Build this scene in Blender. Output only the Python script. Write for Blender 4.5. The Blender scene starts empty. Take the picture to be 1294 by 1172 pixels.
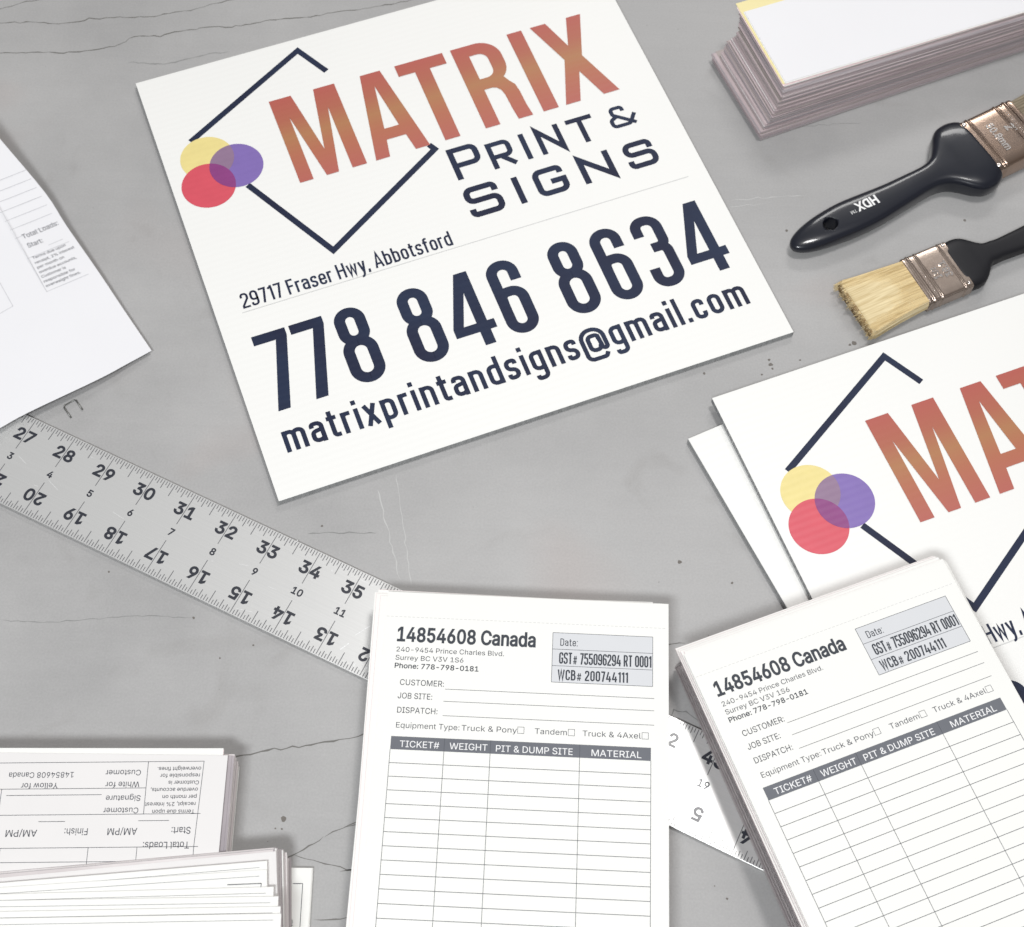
import bpy, math, random
from mathutils import Vector, Matrix
from mathutils.bvhtree import BVHTree
from mathutils.geometry import delaunay_2d_cdt

# ------------------------------------------------------------------ camera, light, exposure
S = bpy.context.scene
COL = S.collection
IN = 0.0254
cam = bpy.data.cameras.new('camera')
cam.sensor_width = 36.0
cam.lens = 53.876
cam.clip_start = 0.01
cam.clip_end = 50
cam.dof.use_dof = True
cam.dof.focus_distance = 0.78
cam.dof.aperture_fstop = 20
co = bpy.data.objects.new('camera', cam)
COL.objects.link(co)
# columns of the camera matrix are its right / up / back axes
co.matrix_world = Matrix(((0.9997112, -0.0240304, 0.0, 0.0),
                          (0.0214691, 0.8931580, -0.4492302, -0.37398),
                          (0.0107952, 0.4491005, 0.8934160, 0.74376),
                          (0, 0, 0, 1)))
S.camera = co
S.view_settings.view_transform = 'Standard'
S.view_settings.look = 'None'
S.view_settings.exposure = -0.11
S.view_settings.gamma = 1.0
S.view_settings.use_curve_mapping = False
W = bpy.data.worlds.new('World')
S.world = W
W.use_nodes = True
wn = W.node_tree.nodes
wl = W.node_tree.links
tc = wn.new('ShaderNodeTexCoord')
nz = wn.new('ShaderNodeTexNoise')
nz.inputs['Scale'].default_value = 2.2
nz.inputs['Detail'].default_value = 1.0
cr = wn.new('ShaderNodeValToRGB')
cr.color_ramp.elements[0].position = 0.36
cr.color_ramp.elements[0].color = (0.62, 0.56, 0.52, 1)
cr.color_ramp.elements[1].position = 0.66
cr.color_ramp.elements[1].color = (1.0, 1.02, 1.06, 1)
wl.new(tc.outputs['Generated'], nz.inputs['Vector'])
wl.new(nz.outputs['Fac'], cr.inputs['Fac'])
wl.new(cr.outputs['Color'], wn['Background'].inputs['Color'])
wn['Background'].inputs['Strength'].default_value = 0.30


def area(name, loc, tgt, sx, sy, power, col):
    l = bpy.data.lights.new(name, 'AREA')
    l.shape = 'RECTANGLE'
    l.size = sx
    l.size_y = sy
    l.energy = power
    l.color = col
    o = bpy.data.objects.new(name, l)
    COL.objects.link(o)
    o.location = loc
    o.rotation_euler = (Vector(tgt) - Vector(loc)).to_track_quat('-Z', 'Y').to_euler()
    return o


area('ceiling_lamp', (0.30, 0.31, 1.6), (0.05, 0.0, 0), 0.30, 0.20, 10.5, (1.0, 0.985, 0.97))
area('ceiling_lamp', (0.6, 3.1, 2.7), (0.1, 0.1, 0), 1.4, 0.5, 30, (1.0, 0.985, 0.965))
area('ceiling_lamp', (-0.32, -1.05, 1.6), (-0.05, 0.0, 0), 0.5, 0.24, 24.5, (0.95, 0.98, 1.0))


# ------------------------------------------------------------------ helpers
class MB:
    def __init__(s):
        s.v, s.f, s.m = [], [], []

    def poly(s, pts, mi=0):
        n = len(s.v)
        s.v += [tuple(p) for p in pts]
        s.f.append(tuple(range(n, n + len(pts))))
        s.m.append(mi)

    def rect(s, x0, y0, x1, y1, z=0.0, mi=0):
        s.poly([(x0, y0, z), (x1, y0, z), (x1, y1, z), (x0, y1, z)], mi)

    def line(s, a, b, w, z=0.0, mi=0):
        dx, dy = b[0] - a[0], b[1] - a[1]
        L = math.hypot(dx, dy) or 1e-9
        nx, ny = -dy / L * w / 2, dx / L * w / 2
        s.poly([(a[0] + nx, a[1] + ny, z), (a[0] - nx, a[1] - ny, z), (b[0] - nx, b[1] - ny, z), (b[0] + nx, b[1] + ny, z)], mi)

    def hexa(s, c, mi=0):
        """c: 4 bottom corners then 4 top corners"""
        n = len(s.v)
        s.v += [tuple(p) for p in c]
        for f in ((3, 2, 1, 0), (4, 5, 6, 7), (0, 1, 5, 4), (1, 2, 6, 5), (2, 3, 7, 6), (3, 0, 4, 7)):
            s.f.append(tuple(n + i for i in f))
            s.m.append(mi)

    def box(s, x0, y0, z0, x1, y1, z1, mi=0):
        s.hexa([(x0, y0, z0), (x1, y0, z0), (x1, y1, z0), (x0, y1, z0), (x0, y0, z1), (x1, y0, z1), (x1, y1, z1), (x0, y1, z1)], mi)

    def loft(s, rings, cap=True, mi=0):
        n = len(s.v)
        k = len(rings[0])
        for rg in rings:
            s.v += [tuple(p) for p in rg]
        for i in range(len(rings) - 1):
            for j in range(k):
                a, b = n + i * k + j, n + i * k + (j + 1) % k
                s.f.append((a, b, b + k, a + k))
                s.m.append(mi)
        if cap:
            s.f.append(tuple(n + j for j in reversed(range(k))))
            s.m.append(mi)
            e = n + (len(rings) - 1) * k
            s.f.append(tuple(e + j for j in range(k)))
            s.m.append(mi)

    def ribbon(s, pts, w, z=0.0, closed=False, mi=0):
        """flat stroke of width w along a polyline with mitred joints"""
        P = [Vector((p[0], p[1])) for p in pts]
        Q = [P[0]]
        for p in P[1:]:
            if (p - Q[-1]).length > 1e-7:
                Q.append(p)
        if closed and (Q[0] - Q[-1]).length < 1e-7:
            Q.pop()
        P = Q
        n = len(P)
        L, Rr = [], []
        for i in range(n):
            if closed:
                a, b = P[i] - P[i - 1], P[(i + 1) % n] - P[i]
            else:
                a = P[i] - P[i - 1] if i > 0 else P[1] - P[0]
                b = P[i + 1] - P[i] if i < n - 1 else a
            a = a.normalized()
            b = b.normalized()
            na, nb = Vector((-a.y, a.x)), Vector((-b.y, b.x))
            m = na + nb
            if m.length < 1e-6:
                m = na
            m.normalize()
            k = 1.0 / max(0.3, m.dot(na))
            L.append(P[i] + m * (w / 2 * k))
            Rr.append(P[i] - m * (w / 2 * k))
        rng = range(n) if closed else range(n - 1)
        for i in rng:
            j = (i + 1) % n
            s.poly([(*L[i], z), (*Rr[i], z), (*Rr[j], z), (*L[j], z)], mi)

    def build(s, name, mats, parent=None, smooth=False, bevel=0.0):
        me = bpy.data.meshes.new(name)
        me.from_pydata(s.v, [], s.f)
        if not isinstance(mats, (list, tuple)):
            mats = [mats]
        for m in mats:
            me.materials.append(m)
        if len(mats) > 1:
            me.polygons.foreach_set('material_index', s.m)
        if smooth:
            me.polygons.foreach_set('use_smooth', [True] * len(me.polygons))
        me.update()
        o = bpy.data.objects.new(name, me)
        COL.objects.link(o)
        if parent:
            o.parent = parent
        if bevel:
            b = o.modifiers.new('bevel', 'BEVEL')
            b.width = bevel
            b.segments = 2
            b.limit_method = 'ANGLE'
        return o


def tag(o, label=None, cat=None, group=None, kind=None):
    for k, v in (('label', label), ('category', cat), ('group', group), ('kind', kind)):
        if v:
            o[k] = v
    return o


def empty(name, M=None):
    o = bpy.data.objects.new(name, None)
    o.empty_display_size = 0.02
    COL.objects.link(o)
    if M is not None:
        o.matrix_world = M
    return o


def frame(o, ang=None, u=None, v=None):
    """matrix with origin o, x axis u, y axis v (page 'up')"""
    if ang is not None:
        a = math.radians(ang)
        u = Vector((math.cos(a), math.sin(a), 0))
        v = Vector((-math.sin(a), math.cos(a), 0))
    u = Vector(u).normalized()
    v = Vector(v)
    v = (v - u * v.dot(u)).normalized()
    w = u.cross(v)
    return Matrix(((u.x, v.x, w.x, o[0]), (u.y, v.y, w.y, o[1]), (u.z, v.z, w.z, o[2]), (0, 0, 0, 1)))


def mat(name, col, rough=0.6, metal=0.0, spec=0.5, var=0.0, vscale=40.0, bump=0.0, bscale=300.0, coat=0.0, stretch=None,
        col2=None, detail=4.0, coat_rough=0.15, wave=0.0):
    m = bpy.data.materials.new(name)
    m.use_nodes = True
    nt = m.node_tree
    b = nt.nodes['Principled BSDF']
    b.inputs['Base Color'].default_value = (*col, 1)
    b.inputs['Roughness'].default_value = rough
    b.inputs['Metallic'].default_value = metal
    b.inputs['Specular IOR Level'].default_value = spec
    b.inputs['Coat Weight'].default_value = coat
    b.inputs['Coat Roughness'].default_value = coat_rough
    t = nt.nodes.new('ShaderNodeTexCoord')
    mp = nt.nodes.new('ShaderNodeMapping')
    nt.links.new(t.outputs['Object'], mp.inputs['Vector'])
    if stretch:
        mp.inputs['Scale'].default_value = stretch
    if var or col2:
        n = nt.nodes.new('ShaderNodeTexNoise')
        n.inputs['Scale'].default_value = vscale
        n.inputs['Detail'].default_value = detail
        nt.links.new(mp.outputs['Vector'], n.inputs['Vector'])
        c = nt.nodes.new('ShaderNodeValToRGB')
        c.color_ramp.elements[0].position = 0.3
        c.color_ramp.elements[1].position = 0.7
        c2 = col2 or tuple(x * (1 - var) for x in col)
        c.color_ramp.elements[0].color = (*c2, 1)
        c.color_ramp.elements[1].color = (*col, 1)
        nt.links.new(n.outputs['Fac'], c.inputs['Fac'])
        nt.links.new(c.outputs['Color'], b.inputs['Base Color'])
    if bump:
        n2 = nt.nodes.new('ShaderNodeTexNoise')
        n2.inputs['Scale'].default_value = bscale
        n2.inputs['Detail'].default_value = 3
        nt.links.new(mp.outputs['Vector'], n2.inputs['Vector'])
        bp = nt.nodes.new('ShaderNodeBump')
        bp.inputs['Strength'].default_value = bump
        bp.inputs['Distance'].default_value = 0.0005
        nt.links.new(n2.outputs['Fac'], bp.inputs['Height'])
        nt.links.new(bp.outputs['Normal'], b.inputs['Normal'])
        if wave:
            n3 = nt.nodes.new('ShaderNodeTexNoise')
            n3.inputs['Scale'].default_value = 16
            n3.inputs['Detail'].default_value = 1
            nt.links.new(mp.outputs['Vector'], n3.inputs['Vector'])
            b3 = nt.nodes.new('ShaderNodeBump')
            b3.inputs['Strength'].default_value = wave
            b3.inputs['Distance'].default_value = 0.01
            nt.links.new(n3.outputs['Fac'], b3.inputs['Height'])
            nt.links.new(bp.outputs['Normal'], b3.inputs['Normal'])
            nt.links.new(b3.outputs['Normal'], b.inputs['Normal'])
    return m


def flute(m, strength):
    """fine parallel ribs of corrugated plastic showing through a printed surface"""
    nt = m.node_tree
    wv = nt.nodes.new('ShaderNodeTexWave')
    wv.bands_direction = 'Y'
    wv.inputs['Scale'].default_value = 75
    wv.inputs['Distortion'].default_value = 0.8
    wv.inputs['Detail'].default_value = 1
    b_ = nt.nodes.new('ShaderNodeBump')
    b_.inputs['Strength'].default_value = strength
    b_.inputs['Distance'].default_value = 0.0004
    t = nt.nodes.new('ShaderNodeTexCoord')
    nt.links.new(t.outputs['Object'], wv.inputs['Vector'])
    nt.links.new(wv.outputs['Fac'], b_.inputs['Height'])
    nt.links.new(b_.outputs['Normal'], nt.nodes['Principled BSDF'].inputs['Normal'])


# ------------------------------------------------------------------ lettering
GL = {
    ' ': [188, [
    ]],
    '#': [440, [
        [259, 0, 242, 0, 270, 170, 298, 339, 326, 509, 343, 509, 360, 509, 377, 509, 349, 339, 321, 170, 294, 0, 276, 0],
        [137, 140, 10, 140, 13, 157, 16, 174, 19, 192, 146, 192, 273, 192, 400, 192, 397, 174, 394, 157, 391, 140, 264, 140],
        [81, 0, 64, 0, 91, 170, 119, 339, 147, 509, 164, 509, 181, 509, 198, 509, 170, 339, 142, 170, 115, 0, 98, 0],
        [167, 316, 40, 316, 43, 334, 46, 351, 49, 368, 176, 368, 302, 368, 429, 368, 427, 351, 424, 334, 421, 316, 294, 316],
    ]],
    '%': [676, [
        [197, 283, 175, 283, 154, 283, 136, 287, 121, 297, 105, 307, 94, 319, 86, 335, 79, 351, 75, 368, 75, 388, 75, 396, 75, 404, 75, 412, 75, 431, 79, 449, 87, 464, 94, 480, 106, 493, 121, 503, 136, 512, 154, 517, 175, 517, 197, 517, 216, 512, 230, 503, 245, 493, 256, 480, 264, 464, 272, 449, 276, 431, 276, 412, 276, 404, 276, 396, 276, 388, 276, 368, 272, 351, 264, 335, 256, 319, 245, 307, 230, 297, 215, 287],
        [158, 327, 175, 327, 193, 327, 205, 333, 212, 346, 220, 358, 223, 372, 223, 388, 223, 396, 223, 404, 223, 412, 223, 428, 220, 442, 213, 454, 205, 466, 193, 473, 175, 473, 158, 473, 146, 466, 138, 454, 131, 442, 127, 428, 127, 412, 127, 404, 127, 396, 127, 388, 127, 372, 131, 358, 138, 346, 145, 333],
        [523, -10, 501, -10, 480, -10, 461, -5, 446, 5, 431, 14, 420, 27, 412, 43, 404, 59, 400, 76, 400, 95, 400, 103, 400, 112, 400, 120, 400, 139, 404, 156, 412, 172, 420, 188, 432, 201, 447, 210, 462, 220, 480, 225, 501, 225, 523, 225, 541, 220, 556, 210, 571, 201, 582, 188, 590, 172, 597, 156, 601, 139, 601, 120, 601, 112, 601, 103, 601, 95, 601, 76, 597, 59, 589, 43, 582, 27, 570, 14, 555, 5, 541, -5],
        [484, 35, 501, 35, 518, 35, 530, 41, 538, 53, 545, 65, 549, 79, 549, 95, 549, 103, 549, 112, 549, 120, 549, 136, 545, 150, 538, 162, 531, 174, 519, 180, 501, 180, 484, 180, 472, 174, 464, 162, 457, 150, 453, 136, 453, 120, 453, 112, 453, 103, 453, 95, 453, 79, 456, 65, 464, 53, 471, 41],
        [152, 0, 132, 0, 249, 170, 366, 339, 482, 509, 501, 509, 521, 509, 540, 509, 424, 339, 307, 170, 191, 0, 171, 0],
    ]],
    '&': [448, [
        [221, -7, 197, -7, 163, -7, 135, -1, 110, 12, 86, 24, 67, 41, 54, 62, 41, 83, 34, 107, 34, 133, 34, 155, 39, 174, 47, 189, 56, 205, 69, 220, 85, 235, 101, 249, 119, 263, 140, 279, 166, 298, 191, 316, 216, 335, 223, 340, 230, 346, 237, 352, 244, 359, 250, 366, 255, 375, 259, 384, 262, 394, 262, 405, 262, 421, 256, 434, 245, 445, 235, 456, 220, 461, 201, 461, 189, 461, 178, 458, 168, 453, 158, 448, 151, 441, 145, 431, 140, 422, 137, 411, 137, 399, 137, 386, 140, 374, 145, 363, 151, 352, 159, 340, 169, 327, 179, 315, 190, 300, 204, 284, 282, 189, 360, 95, 438, 0, 413, 0, 389, 0, 364, 0, 300, 77, 236, 154, 171, 231, 152, 255, 135, 275, 121, 293, 107, 310, 95, 327, 87, 344, 79, 361, 75, 379, 75, 398, 75, 421, 81, 441, 91, 458, 101, 475, 116, 489, 134, 499, 153, 509, 175, 513, 200, 513, 225, 513, 247, 509, 266, 499, 284, 489, 298, 476, 308, 459, 319, 443, 324, 424, 324, 404, 324, 389, 321, 375, 315, 362, 309, 348, 302, 336, 291, 325, 281, 314, 269, 303, 256, 293, 222, 268, 188, 243, 154, 217, 133, 202, 119, 188, 110, 174, 101, 161, 97, 147, 97, 131, 97, 115, 101, 100, 109, 87, 117, 75, 129, 65, 143, 57, 158, 50, 174, 46, 193, 46, 213, 46, 233, 51, 251, 59, 270, 68, 286, 80, 301, 95, 316, 111, 328, 130, 336, 151, 345, 173, 349, 197, 349, 224, 368, 224, 388, 224, 408, 224, 408, 192, 404, 165, 397, 144, 389, 122, 381, 105, 371, 92, 361, 79, 352, 69, 345, 62, 341, 57, 337, 52, 333, 47, 316, 29, 296, 16, 271, 7, 246, -2],
    ]],
    ',': [188, [
        [53, -119, 38, -119, 48, -56, 58, 8, 68, 71, 91, 71, 114, 71, 137, 71, 119, 8, 102, -56, 84, -119, 69, -119],
    ]],
    '-': [453, [
        [263, 244, 337, 244, 337, 226, 337, 207, 337, 188, 263, 188, 188, 188, 114, 188, 114, 207, 114, 226, 114, 244, 188, 244],
    ]],
    '.': [188, [
        [108, -4, 95, -4, 83, -4, 72, 0, 63, 9, 54, 18, 50, 28, 50, 41, 50, 54, 54, 65, 63, 73, 72, 82, 83, 87, 95, 87, 108, 87, 119, 82, 128, 73, 137, 65, 141, 54, 141, 41, 141, 28, 137, 18, 128, 9, 119, 0],
    ]],
    '/': [249, [
        [216, 533, 235, 533, 180, 330, 126, 127, 71, -76, 52, -76, 33, -76, 14, -76, 69, 127, 124, 330, 178, 533, 197, 533],
    ]],
    '0': [453, [
        [264, -7, 227, -7, 189, -7, 157, 3, 130, 24, 103, 45, 83, 74, 69, 113, 55, 152, 48, 199, 48, 254, 48, 309, 55, 356, 69, 395, 83, 434, 104, 464, 130, 484, 157, 505, 189, 516, 227, 516, 264, 516, 296, 505, 323, 484, 350, 464, 370, 434, 384, 395, 398, 356, 405, 309, 405, 254, 405, 199, 398, 152, 384, 113, 370, 74, 350, 45, 323, 24, 297, 3],
        [202, 50, 227, 50, 252, 50, 273, 58, 290, 74, 308, 90, 321, 113, 330, 144, 339, 174, 344, 211, 344, 254, 344, 297, 339, 334, 330, 365, 321, 395, 308, 419, 290, 435, 273, 451, 252, 460, 227, 460, 202, 460, 180, 451, 163, 435, 146, 419, 132, 395, 123, 365, 114, 334, 109, 297, 109, 254, 109, 211, 114, 174, 123, 144, 132, 113, 146, 90, 163, 74, 180, 58],
    ]],
    '1': [453, [
        [181, 0, 76, 0, 76, 18, 76, 36, 76, 55, 181, 55, 286, 55, 391, 55, 391, 36, 391, 18, 391, 0, 286, 0],
        [250, 509, 276, 509, 276, 339, 276, 170, 276, 0, 255, 0, 234, 0, 212, 0, 212, 149, 212, 299, 212, 448, 211, 448, 210, 448, 209, 448, 168, 418, 127, 388, 86, 358, 86, 381, 86, 404, 86, 427, 123, 454, 161, 481, 198, 509, 224, 509],
    ]],
    '2': [453, [
        [172, 0, 64, 0, 64, 16, 64, 32, 64, 47, 121, 108, 177, 168, 234, 229, 254, 249, 270, 267, 282, 282, 295, 298, 304, 313, 311, 327, 317, 341, 320, 356, 320, 371, 320, 390, 316, 405, 308, 419, 299, 432, 288, 442, 273, 449, 259, 456, 242, 460, 224, 460, 204, 460, 187, 456, 172, 447, 158, 439, 147, 428, 139, 413, 131, 399, 127, 382, 127, 362, 107, 362, 86, 362, 66, 362, 66, 392, 72, 419, 86, 442, 100, 465, 119, 483, 143, 496, 167, 509, 194, 516, 225, 516, 255, 516, 282, 509, 306, 497, 329, 484, 348, 467, 361, 445, 374, 424, 381, 399, 381, 372, 381, 354, 378, 335, 371, 318, 364, 300, 353, 280, 336, 259, 319, 237, 296, 211, 267, 180, 229, 140, 191, 100, 153, 60, 153, 59, 153, 58, 153, 57, 231, 57, 310, 57, 389, 57, 389, 38, 389, 19, 389, 0, 281, 0],
    ]],
    '3': [453, [
        [252, -7, 218, -7, 187, -7, 158, -1, 133, 10, 107, 21, 86, 37, 70, 57, 54, 78, 46, 103, 44, 132, 66, 132, 87, 132, 109, 132, 111, 114, 117, 99, 126, 87, 136, 75, 149, 65, 165, 59, 181, 53, 199, 50, 219, 50, 239, 50, 258, 53, 275, 61, 292, 68, 305, 79, 315, 93, 324, 107, 329, 124, 329, 145, 329, 163, 325, 181, 316, 196, 307, 212, 293, 224, 275, 234, 256, 243, 231, 248, 201, 248, 186, 248, 172, 248, 157, 248, 157, 265, 157, 282, 157, 299, 200, 349, 244, 399, 288, 448, 288, 450, 288, 451, 288, 452, 215, 452, 142, 452, 70, 452, 70, 471, 70, 490, 70, 509, 171, 509, 272, 509, 372, 509, 372, 493, 372, 477, 372, 461, 319, 400, 265, 339, 211, 278, 211, 282, 211, 285, 211, 289, 249, 293, 281, 288, 308, 276, 335, 263, 356, 246, 371, 222, 386, 199, 393, 173, 393, 145, 393, 115, 385, 89, 370, 66, 355, 43, 335, 25, 309, 12, 282, 0],
    ]],
    '4': [453, [
        [164, 105, 40, 105, 40, 123, 40, 141, 40, 158, 109, 275, 178, 392, 247, 509, 268, 509, 289, 509, 311, 509, 243, 394, 176, 280, 109, 166, 109, 165, 109, 164, 109, 163, 210, 163, 312, 163, 413, 163, 413, 144, 413, 125, 413, 105, 289, 105],
        [302, 0, 282, 0, 282, 40, 282, 81, 282, 121, 282, 130, 282, 138, 282, 146, 282, 203, 282, 260, 282, 318, 302, 318, 322, 318, 343, 318, 343, 212, 343, 106, 343, 0, 322, 0],
    ]],
    '5': [453, [
        [254, -7, 221, -7, 191, -7, 164, -1, 140, 11, 116, 23, 97, 39, 83, 60, 69, 81, 61, 104, 60, 130, 81, 130, 101, 130, 122, 130, 124, 115, 129, 101, 138, 89, 147, 77, 159, 67, 173, 60, 188, 53, 204, 50, 221, 50, 242, 50, 260, 55, 276, 64, 292, 74, 305, 87, 314, 104, 323, 121, 328, 141, 328, 162, 328, 184, 323, 204, 314, 221, 304, 238, 291, 252, 275, 262, 258, 272, 239, 277, 218, 277, 201, 277, 184, 274, 167, 268, 151, 263, 138, 255, 128, 246, 108, 248, 88, 250, 67, 253, 77, 338, 86, 423, 96, 509, 186, 509, 276, 509, 366, 509, 366, 490, 366, 471, 366, 452, 294, 452, 222, 452, 151, 452, 145, 402, 139, 352, 134, 301, 135, 301, 135, 301, 136, 301, 147, 311, 161, 319, 178, 325, 194, 331, 211, 334, 229, 334, 253, 334, 274, 329, 294, 321, 313, 313, 331, 301, 345, 285, 359, 270, 371, 252, 379, 231, 387, 210, 391, 188, 391, 163, 391, 130, 384, 101, 369, 76, 354, 50, 334, 30, 309, 15, 283, 1],
    ]],
    '6': [453, [
        [258, -7, 226, -7, 195, -7, 167, 0, 142, 15, 118, 29, 98, 49, 84, 74, 71, 100, 64, 129, 64, 162, 64, 186, 69, 212, 80, 239, 91, 266, 110, 300, 137, 340, 176, 396, 214, 453, 252, 509, 276, 509, 299, 509, 322, 509, 265, 426, 208, 344, 151, 261, 149, 261, 147, 261, 145, 261, 150, 271, 157, 280, 165, 288, 174, 296, 184, 302, 196, 307, 207, 312, 221, 314, 235, 314, 266, 314, 293, 308, 316, 295, 339, 282, 357, 263, 370, 240, 382, 216, 389, 189, 389, 157, 389, 125, 382, 97, 368, 73, 354, 48, 334, 28, 310, 14, 286, 0],
        [207, 48, 226, 48, 246, 48, 264, 53, 279, 63, 294, 72, 306, 85, 314, 101, 323, 118, 327, 136, 327, 157, 327, 178, 323, 197, 314, 213, 306, 230, 294, 242, 279, 251, 264, 261, 246, 265, 226, 265, 207, 265, 189, 261, 174, 252, 159, 243, 147, 230, 138, 214, 129, 198, 125, 179, 125, 158, 125, 137, 129, 118, 138, 102, 147, 85, 159, 72, 174, 63, 189, 53],
    ]],
    '7': [453, [
        [120, 0, 97, 0, 172, 149, 248, 299, 323, 448, 323, 450, 323, 451, 323, 452, 236, 452, 149, 452, 62, 452, 62, 471, 62, 490, 62, 509, 172, 509, 281, 509, 391, 509, 391, 489, 391, 469, 391, 449, 315, 299, 240, 150, 165, 0, 142, 0],
    ]],
    '8': [453, [
        [260, -7, 226, -7, 192, -7, 162, -1, 136, 11, 109, 24, 89, 40, 74, 62, 59, 83, 52, 108, 52, 135, 52, 157, 56, 177, 65, 195, 74, 213, 86, 229, 101, 241, 116, 253, 133, 261, 153, 265, 153, 265, 153, 266, 153, 267, 128, 273, 108, 287, 93, 308, 78, 329, 70, 353, 70, 380, 70, 406, 77, 429, 90, 450, 104, 470, 122, 486, 146, 498, 169, 510, 196, 516, 226, 516, 256, 516, 283, 510, 306, 498, 329, 486, 348, 470, 361, 450, 375, 429, 382, 406, 382, 380, 382, 353, 374, 329, 359, 308, 344, 287, 325, 273, 300, 267, 300, 266, 300, 265, 300, 265, 319, 261, 336, 253, 351, 241, 366, 229, 378, 213, 387, 195, 396, 177, 401, 157, 401, 135, 401, 108, 393, 83, 378, 62, 364, 40, 343, 24, 317, 11, 291, -1],
        [204, 49, 226, 49, 249, 49, 268, 53, 285, 60, 301, 68, 314, 78, 323, 91, 332, 105, 337, 121, 337, 139, 337, 158, 332, 174, 322, 189, 313, 203, 300, 214, 283, 223, 266, 231, 247, 235, 226, 235, 205, 235, 186, 231, 169, 223, 152, 214, 139, 203, 130, 189, 120, 174, 115, 158, 115, 139, 115, 121, 120, 105, 129, 91, 138, 78, 151, 68, 167, 60, 184, 53],
        [208, 290, 226, 290, 244, 290, 260, 293, 274, 300, 288, 307, 299, 318, 307, 330, 315, 343, 319, 358, 319, 376, 319, 393, 315, 407, 308, 420, 300, 433, 289, 443, 275, 449, 261, 456, 245, 460, 226, 460, 208, 460, 191, 456, 177, 449, 163, 443, 152, 433, 145, 420, 137, 407, 133, 393, 133, 376, 133, 358, 137, 343, 145, 330, 152, 318, 163, 307, 178, 300, 192, 293],
    ]],
    '9': [453, [
        [195, 516, 226, 516, 258, 516, 286, 508, 310, 494, 335, 480, 354, 460, 368, 434, 382, 409, 389, 380, 389, 347, 389, 323, 383, 297, 373, 270, 362, 243, 343, 209, 315, 168, 277, 112, 239, 56, 200, 0, 177, 0, 154, 0, 130, 0, 187, 83, 244, 165, 301, 248, 303, 248, 305, 248, 307, 248, 303, 238, 296, 229, 287, 221, 279, 213, 269, 207, 257, 202, 245, 197, 232, 195, 218, 195, 187, 195, 160, 201, 137, 214, 114, 227, 96, 245, 83, 269, 70, 292, 64, 320, 64, 352, 64, 384, 71, 412, 85, 436, 99, 461, 118, 480, 143, 494, 167, 508],
        [246, 460, 226, 460, 207, 460, 189, 456, 174, 446, 159, 437, 147, 424, 138, 407, 130, 391, 125, 372, 125, 352, 125, 330, 130, 312, 138, 295, 147, 279, 159, 266, 174, 257, 189, 248, 207, 243, 226, 243, 246, 243, 263, 248, 279, 257, 294, 266, 306, 279, 314, 295, 323, 311, 327, 330, 327, 350, 327, 372, 323, 391, 314, 407, 306, 424, 294, 437, 279, 446, 264, 456],
    ]],
    ':': [188, [
        [108, -4, 95, -4, 83, -4, 72, 0, 63, 9, 54, 18, 50, 28, 50, 41, 50, 54, 54, 65, 63, 73, 72, 82, 83, 87, 95, 87, 108, 87, 119, 82, 128, 73, 137, 65, 141, 54, 141, 41, 141, 28, 137, 18, 128, 9, 119, 0],
        [108, 271, 95, 271, 83, 271, 72, 275, 63, 284, 54, 293, 50, 304, 50, 316, 50, 329, 54, 340, 63, 349, 72, 357, 83, 362, 95, 362, 108, 362, 119, 357, 128, 349, 137, 340, 141, 329, 141, 316, 141, 304, 137, 293, 128, 284, 119, 275],
    ]],
    'A': [480, [
        [39, 0, 16, 0, 78, 170, 140, 339, 201, 509, 226, 509, 251, 509, 276, 509, 338, 339, 401, 170, 463, 0, 440, 0, 418, 0, 395, 0, 359, 101, 323, 202, 287, 302, 281, 321, 273, 344, 264, 372, 255, 400, 245, 435, 232, 478, 236, 478, 241, 478, 245, 478, 233, 435, 222, 399, 213, 371, 204, 343, 196, 320, 191, 302, 155, 202, 120, 101, 85, 0, 62, 0],
        [197, 142, 110, 142, 110, 161, 110, 180, 110, 199, 197, 199, 283, 199, 370, 199, 370, 180, 370, 161, 370, 142, 283, 142],
    ]],
    'B': [456, [
        [122, 0, 60, 0, 60, 170, 60, 339, 60, 509, 120, 509, 181, 509, 241, 509, 276, 509, 306, 503, 329, 491, 352, 479, 369, 462, 381, 442, 392, 422, 398, 399, 398, 374, 398, 352, 394, 334, 387, 320, 379, 306, 369, 294, 356, 286, 344, 277, 330, 271, 315, 267, 315, 265, 315, 264, 315, 262, 331, 261, 347, 255, 363, 245, 379, 235, 392, 221, 402, 203, 413, 185, 418, 163, 418, 136, 418, 111, 412, 87, 400, 67, 388, 46, 370, 30, 344, 18, 319, 6, 287, 0, 247, 0, 184, 0],
        [125, 115, 125, 57, 165, 57, 205, 57, 245, 57, 284, 57, 313, 65, 330, 80, 347, 95, 355, 114, 355, 137, 355, 154, 351, 170, 342, 184, 334, 198, 321, 209, 306, 218, 290, 227, 271, 231, 248, 231, 207, 231, 166, 231, 125, 231, 125, 173],
        [125, 341, 125, 285, 162, 285, 200, 285, 238, 285, 257, 285, 273, 289, 288, 296, 303, 303, 315, 313, 323, 326, 332, 339, 336, 355, 336, 372, 336, 395, 328, 414, 313, 429, 297, 444, 273, 452, 240, 452, 202, 452, 163, 452, 125, 452, 125, 396],
    ]],
    'C': [510, [
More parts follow.
